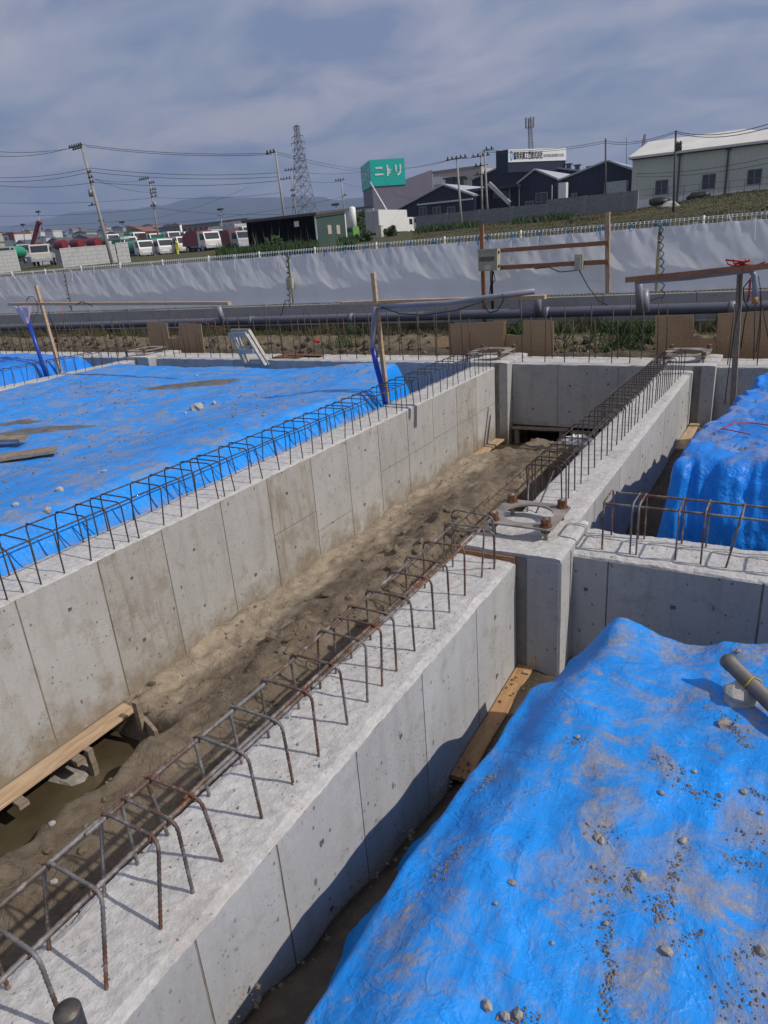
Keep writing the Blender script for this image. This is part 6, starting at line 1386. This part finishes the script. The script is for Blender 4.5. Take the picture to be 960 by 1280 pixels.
Br, Tr = at(804, 185, 260), at(806, 168, 260); lattice(Br, Tr, 1.0, .5, 4, 'small red and white lattice tower tip behind the warehouse roof', 'lattice_tower', 'tower', (), simple('faded_red_steel', (.35, .14, .12), .6), .06)
pole((783, 200), (783, 172), 150, .06, 'hair thin antenna behind the navy roof', DPOLE, name='antenna', cat='antenna')
WIRED = simple('black_wire', (.02, .02, .022), .6, .1)
def wire(pts, label, r=.022, sag=.4):
    P_ = [at(*p) for p in pts]; out = []
    for a_, b_ in zip(P_, P_[1:]):
        for i in range(10): t = i / 10; out.append(a_.lerp(b_, t) - Vector((0, 0, sag * 4 * t * (1 - t))))
    out.append(P_[-1]); tag(MB().tube(out, r, 4).build('overhead_wire', WIRED, None, True), label, 'wire', 'overhead wires')
WS = [([(-30, 187, 45), (103, 182.5, 55)], 'top overhead wire from the left edge to the leaning pole'), ([(-30, 193, 45), (84, 186, 55)], 'second overhead wire from the left edge to the leaning pole top'),
 ([(104, 181, 55), (342, 191, 64)], 'upper overhead wire from the leaning pole to the plain pole'), ([(108, 183.5, 55), (340, 193, 64)], 'lower of the paired wires between the leaning pole and the plain pole'),
 ([(-30, 221, 45), (112, 210, 55), (346, 216, 64)], 'wire at the upper side insulators of the leaning pole'), ([(-30, 226, 45), (113, 215, 55), (347, 221, 64)], 'wire at the middle side insulators of the leaning pole'),
 ([(-30, 229, 45), (117, 228, 55), (348, 226, 64)], 'wire at the lowest side insulators of the leaning pole'), ([(118, 224, 55), (186, 223, 90)], 'wire from the leaning pole to the top arm of the second pole'), ([(118, 224, 55), (190, 240, 90)], 'slanting wire from the leaning pole down to the second pole'),
 ([(-30, 253, 60), (195, 247, 90), (350, 241, 100)], 'long low wire crossing the sky above the hills'), ([(-30, 270, 60), (196, 260, 90), (352, 268, 100)], 'wire crossing in front of the hill ridge'), ([(-30, 292, 70), (230, 277, 100), (430, 246, 110)], 'lowest wire rising across the hills to the thin pole'),
 ([(-30, 283, 70), (200, 272, 100), (312, 233, 120)], 'faint wire rising over the hills'),
 ([(343, 189, 64), (458, 211, 140)], 'top wire from the plain pole towards the teal sign'), ([(344, 192, 64), (456, 214, 140)], 'second wire from the plain pole towards the teal sign'), ([(364, 214, 100), (452, 215, 140)], 'level wire from the pole by the pylon to the teal sign'), ([(364, 222, 100), (427, 227, 110), (455, 233, 150)], 'lower wire through the thin pole to the purple store'),
 ([(455, 216, 150), (571, 197.5, 78)], 'wire from the teal sign up to the grey pole'), ([(506, 209, 160), (573, 197, 78), (605, 187.5, 83)], 'wire from the grey pole up to the paired poles'), ([(606, 188, 83), (757, 176, 88), (845, 164, 60), (970, 152, 45)], 'main wire running right over the sign to the dark pole'), ([(606, 190, 83), (757, 178.5, 88), (845, 166, 60), (970, 157, 45)], 'second main wire just below it at right'),
 ([(735, 222, 90), (757, 213, 88)], 'short wire onto the slim grey pole'), ([(795, 217, 90), (970, 195, 85)], 'upper wire across the pale green wall'), ([(795, 221, 90), (970, 202, 85)], 'lower wire across the pale green wall'), ([(470, 205, 150), (495, 244, 110), (560, 250, 90)], 'loose wire sagging over the purple wall')]
for w_, l_ in WS: wire(w_, l_)
p, q = at(463, 228, 90), at(483, 262, 84); tag(MB().tube([p, q], .10, 6).build('white_stay', WHITE, None, True), 'slanting white stay in front of the purple store', 'stay')

# ------------------------------------------------------------------ distant town, trees, hills
r_ = random.Random(31)
TW = [simple('town_wall_%s' % n_, c, .8, .1, .3) for n_, c in (('grey', (.32, .32, .33)), ('beige', (.42, .37, .31)), ('white', (.58, .58, .57)), ('brown', (.24, .18, .15)))]; TRF = [simple('town_roof_%s' % n_, c, .7, .15, .3) for n_, c in (('slate', (.09, .095, .11)), ('rust', (.22, .10, .07)), ('blue', (.10, .14, .22)))]
TWG = 'houses of the distant town'
def house(px, py_top, Y, w, d, label, wall, roof, flat=False, group=TWG):
    T = at(px, py_top, Y); zg = min(T.z - 5, 5.0); o = thing('distant_house', label, 'house', (T.x, Y, zg - 3), group); rh = 0 if flat else min(2.2, w * .22)
    MB().box(T.x - w/2, T.x + w/2, Y, Y + d, zg - 3, T.z - rh).build('wall', wall, o)
    if flat: MB().box(T.x - w/2 - .2, T.x + w/2 + .2, Y - .2, Y + d + .2, T.z - .1, T.z + .5).build('roof', roof, o)
    else: MB().prism([(T.x - w/2 - .5, T.z - rh), (T.x + w/2 + .5, T.z - rh), (T.x, T.z)], 'y', Y - .5, Y + d + .5).build('roof', roof, o)
    n_ = max(2, int(w / 3)); hz = T.z - rh - 2.2
    for i in range(n_):
        x = T.x - w/2 + w * (i + .5) / n_; MB().box(x - .6, x + .6, Y - .06, Y, hz, hz + 1.2).build('window', GLASS, o)
    return o
HS = [(10, 293, 200, 8, 'white house with a red sign block at the far left of the town', 2, 1), (25, 300, 190, 9, 'low grey house left in the town', 0, 0), (66, 297, 220, 12, 'wide grey house behind the red tanks', 0, 0), (100, 293, 260, 14, 'long slate roofed house behind the middle tank', 1, 0), (135, 294, 240, 10, 'beige house behind the leaning pole', 1, 1), (168, 284, 230, 12, 'tall brown roofed house like a temple behind the green tank', 3, 1), (150, 292, 250, 8, 'grey house left of the brown roofed one', 0, 2), (188, 289, 300, 10, 'white house right of the brown roofed one', 2, 0), (206, 285, 260, 22, 'long dark flat block behind the second pole', 3, 2), (247, 281, 250, 26, 'larger dark flat block left of the floodlight mast', 3, 2), (268, 283, 220, 12, 'rust roofed house behind the silver truck', 1, 1), (292, 276, 230, 14, 'tall pale block left of the green shed', 2, 0), (302, 282, 180, 10, 'grey house touching the left end of the green shed', 0, 0), (440, 262, 210, 16, 'pale low building beyond the slim silo', 2, 0), (225, 291, 330, 12, 'small white house far behind the trucks', 2, 2), (120, 297, 330, 12, 'small slate house far behind the leaning pole', 1, 0)]
for px, py, Y, w, l, a_, b_ in HS: house(px, py, Y, w, 8, l, TW[a_], TRF[b_], flat=px in (206, 247, 292, 10, 440))
p = at(13.5, 295, 199); ob = MB().box(-1.6, 1.6, -.15, 0, -1.6, 1.4).build('red_sign', REDP); ob.location = (p.x, 199, p.z); tag(ob, 'red square sign on the white house at the far left', 'sign')
kk = 0
mb = MB(); 
for i in range(160):
    px = r_.uniform(-40, 320); Y = r_.uniform(380, 800); T = at(px, 294 - px * .045 + r_.uniform(-6, 8), Y); w = r_.uniform(6, 18)
    mb.box(T.x - w/2, T.x + w/2, Y, Y + 10, 0, T.z - 1.5, r_.randrange(4)).prism([(T.x - w/2 - .5, T.z - 1.5), (T.x + w/2 + .5, T.z - 1.5), (T.x, T.z)], 'y', Y - .5, Y + 10, 4 + r_.randrange(3))
kind(mb.build('far_town', TW + TRF), 'stuff')

LEAF = Mat('leaf_green', .7, 0, .3); LEAF.color(LEAF.ramp(LEAF.noise(2.2, 4), (.3, (.018, .038, .012)), (.55, (.045, .085, .022)), (.75, (.10, .14, .045)))); LEAF = LEAF.m
DRYG = Mat('dry_grass', .9, 0, .2); DRYG.color(DRYG.ramp(DRYG.noise(.5, 5, .65), (.3, (.075, .055, .035)), (.48, (.115, .095, .05)), (.6, (.05, .065, .022)), (.78, (.075, .09, .03)))); DRYG = DRYG.m
def blades(n, posf, h, w, seed, lean=.35):
    mb = MB(); r = random.Random(seed)
    for _ in range(n):
        x, y, z, k = posf(r); a = r.uniform(0, 6.28); hh = h * k * r.uniform(.5, 1.2); lx, ly = r.uniform(-lean, lean) * hh, r.uniform(-lean, lean) * hh; ww = w * r.uniform(.6, 1.3)
        mb.add([(x - ww * math.cos(a), y - ww * math.sin(a), z - .03), (x + ww * math.cos(a), y + ww * math.sin(a), z - .03), (x + lx * .5 + ww * .5 * math.cos(a), y + ly * .5 + ww * .5 * math.sin(a), z + hh * .6), (x + lx, y + ly, z + hh)], [(0, 1, 2), (1, 3, 2), (0, 2, 3)])
    return mb
def pf(r):
    y = 30 + 49 * r.random() ** .7; x = r.uniform(-.52, .04) * y; return x, y, field_z(x, y), .35 + 1.0 * max(0, fbm(x * .15, y * .15, 5)) + .6 * sstep(70, 79, y)
kind(blades(20000, pf, .17, .05, 1, .9).build('grass', DRYG), 'stuff')
def pf2(r):
    px = r.choice((r.uniform(520, 600), r.uniform(640, 715), r.uniform(530, 570))); p = at(px, 268, r.uniform(70, 78)); return p.x, p.y, field_z(p.x, p.y), 1
kind(blades(1800, pf2, .6, .07, 2, .7).build('weeds', LEAF), 'stuff')
def pf3(r):
    px = r.uniform(272, 398) if r.random() < .8 else r.uniform(425, 445); p = at(px, 315, r.uniform(46, 56)); return p.x, p.y, field_z(p.x, p.y), .6 + .8 * abs(fbm(p.x * .5, 1, 1))
kind(blades(5200, pf3, 1.15, .10, 3).build('weeds', LEAF), 'stuff')
def pf5(r):
    p = at(r.uniform(312, 392), 300, r.uniform(54, 58)); return p.x, p.y, field_z(p.x, p.y), 1
kind(blades(45, pf5, 1.9, .012, 7, .12).build('tall_weeds', simple('dry_stalks', (.22, .22, .14), .8)), 'stuff')
def pf4(r):
    y = r.uniform(14.9, 16.7); x = r.uniform(-24, 2); return x, y, bank_z(x, y), .4 + 1.1 * max(0, fbm(x * .6, y * .8, 2))
kind(blades(14000, pf4, .34, .011, 4).build('grass', DRYG), 'stuff')
def pf6(r):
    c = r.choice((-3.0, -2.6, -2.9, -3.4, -6.4, -5.3, -4.4, -9.6, -.9)); x = c + r.gauss(0, .22); y = r.uniform(14.0, 15.8); return x, y, bank_z(x, y), 1
kind(blades(1500, pf6, .30, .011, 5, .8).build('weeds', LEAF), 'stuff')
# clods on the bank
mb = MB(); r = random.Random(77)
for _ in range(900):
    x = r.uniform(-24, 2); y = 14.1 + 0.3 * fbm(x * .35, 1) + r.gauss(0, .35); mb.rock((x, y, bank_z(x, y) + .02), r.uniform(.03, .12), r, .8, 0)
kind(mb.build('soil_clods', SOIL_D), 'stuff')
mb = MB()
for _ in range(500):
    x = r.uniform(-24, 2); y = r.uniform(12.8, 15.4); mb.rock((x, y, bank_z(x, y)), r.uniform(.015, .05), r, .8, 0)
kind(mb.build('soil_clods', SOIL_P), 'stuff')
def tree(px, py, Y, h, rad, label, n=1800, seed=0, name='tree'):
    T = at(px, py, Y); o = thing(name, label, 'tree' if name == 'tree' else 'bush', (T.x, Y, T.z - h)); r = random.Random(seed)
    tr = MB().tube([(T.x, Y, T.z - h - 1), (T.x + .1, Y, T.z - h * .5), (T.x, Y, T.z - h * .3)], [.22, .15, .06], 7)
    for k in range(5): a_ = k * 1.26; tr.tube([(T.x + .05, Y, T.z - h * .55), (T.x + rad * .6 * math.cos(a_), Y + rad * .6 * math.sin(a_), T.z - h * .3)], [.09, .03], 5)
    tr.build('trunk', WOOD_O, o, True); mb = MB(); cl = [(r.gauss(0, .42) * rad, r.gauss(0, .42) * rad, r.uniform(-.75, -.12) * h, r.uniform(.25, .5) * rad) for _ in range(16)]
    for _ in range(n):
        c = r.choice(cl); d = Vector((r.gauss(0, 1), r.gauss(0, 1), r.gauss(0, 1))).normalized() * c[3] * r.random() ** .4; p = Vector((T.x + c[0], Y + c[1], T.z + c[2])) + d
        s_ = r.uniform(.06, .16) * (1 + rad * .2); u = Vector((r.gauss(0, 1), r.gauss(0, 1), r.gauss(0, 1))).normalized() * s_; v_ = u.orthogonal().normalized() * s_ * .7
        mb.add([p - u, p + v_, p + u, p - v_], [(0, 1, 2, 3)])
    mb.build('crown', LEAF, o); return o
tree(448, 261, 100, 4.5, 1.7, 'round green tree beside the slim white silo', seed=1)
tree(458, 284, 62, 2.4, .75, 'clipped dark green bush in front of the white box truck', 1500, 2, 'bush')
tree(490, 282, 70, 1.6, .7, 'loose bush right of the concrete gate pillar', 800, 3, 'bush')
tree(340, 298, 52, 1.8, 1.2, 'leafy bush against the front of the green shed', 900, 4, 'bush')
# hills
HILL = Mat('wooded_hills', .95, 0, .1); HILL.color(HILL.ramp(HILL.noise(.01, 6, .65), (.35, (.028, .042, .022)), (.65, (.055, .07, .035)))); HILL = HILL.m
RID = [(-260, 318), (-150, 305), (-60, 292), (0, 285), (25, 281), (60, 273), (90, 265), (120, 263), (160, 261.5), (200, 257), (235, 249), (262, 245), (300, 247), (340, 247), (370, 246), (400, 246), (420, 250), (450, 247), (480, 249), (520, 253), (560, 256), (640, 258), (760, 255), (900, 250), (1100, 240)]
Yh = 3600.0
def ridge(px):
    for (a_, za), (b_, zb__) in zip(RID, RID[1:]):
        if a_ <= px <= b_: t = (px - a_) / (b_ - a_); return lerp(za, zb__, t * t * (3 - 2 * t))
    return RID[-1][1]
mb = MB(); nu = 220; rows = [(-720, 0.02), (-510, .22), (-340, .45), (-190, .74), (-70, .93), (0, 1.0), (100, .9), (340, .5), (720, 0.0)]; vs = []
for dy, k in rows:
    for i in range(nu + 1):
        px = -260 + 1360 * i / nu; P_ = at(px, ridge(px) , Yh); h = P_.z - 2; n_ = 1 + (.08 * fbm(P_.x * .006, dy * .008, 1, 5) if 0 < k < 1 else .012 * fbm(P_.x * .02, 0, 3, 4))
        sc = (Yh + dy) / Yh; vs.append((P_.x * sc, Yh + dy, 2 + h * k * n_ * sc))
w_ = nu + 1
mb.add(vs, [(j*w_ + i, j*w_ + i + 1, (j+1)*w_ + i + 1, (j+1)*w_ + i) for j in range(len(rows) - 1) for i in range(nu)])
kind(mb.build('hills', HILL, None, True), 'structure')
# the air
HZ = bpy.data.materials.new('haze_air'); HZ.use_nodes = True; HZ.node_tree.nodes.clear()
_o = HZ.node_tree.nodes.new('ShaderNodeOutputMaterial'); _v = HZ.node_tree.nodes.new('ShaderNodeVolumePrincipled'); _v.inputs['Density'].default_value = 0.00030; _v.inputs['Color'].default_value = (.52, .68, 1.0, 1); _v.inputs['Anisotropy'].default_value = 0.2
HZ.node_tree.links.new(_v.outputs[0], _o.inputs['Volume'])
kind(MB().box(-7000, 7000, -5000, 5000, -3.2, 480).build('haze', HZ), 'stuff')
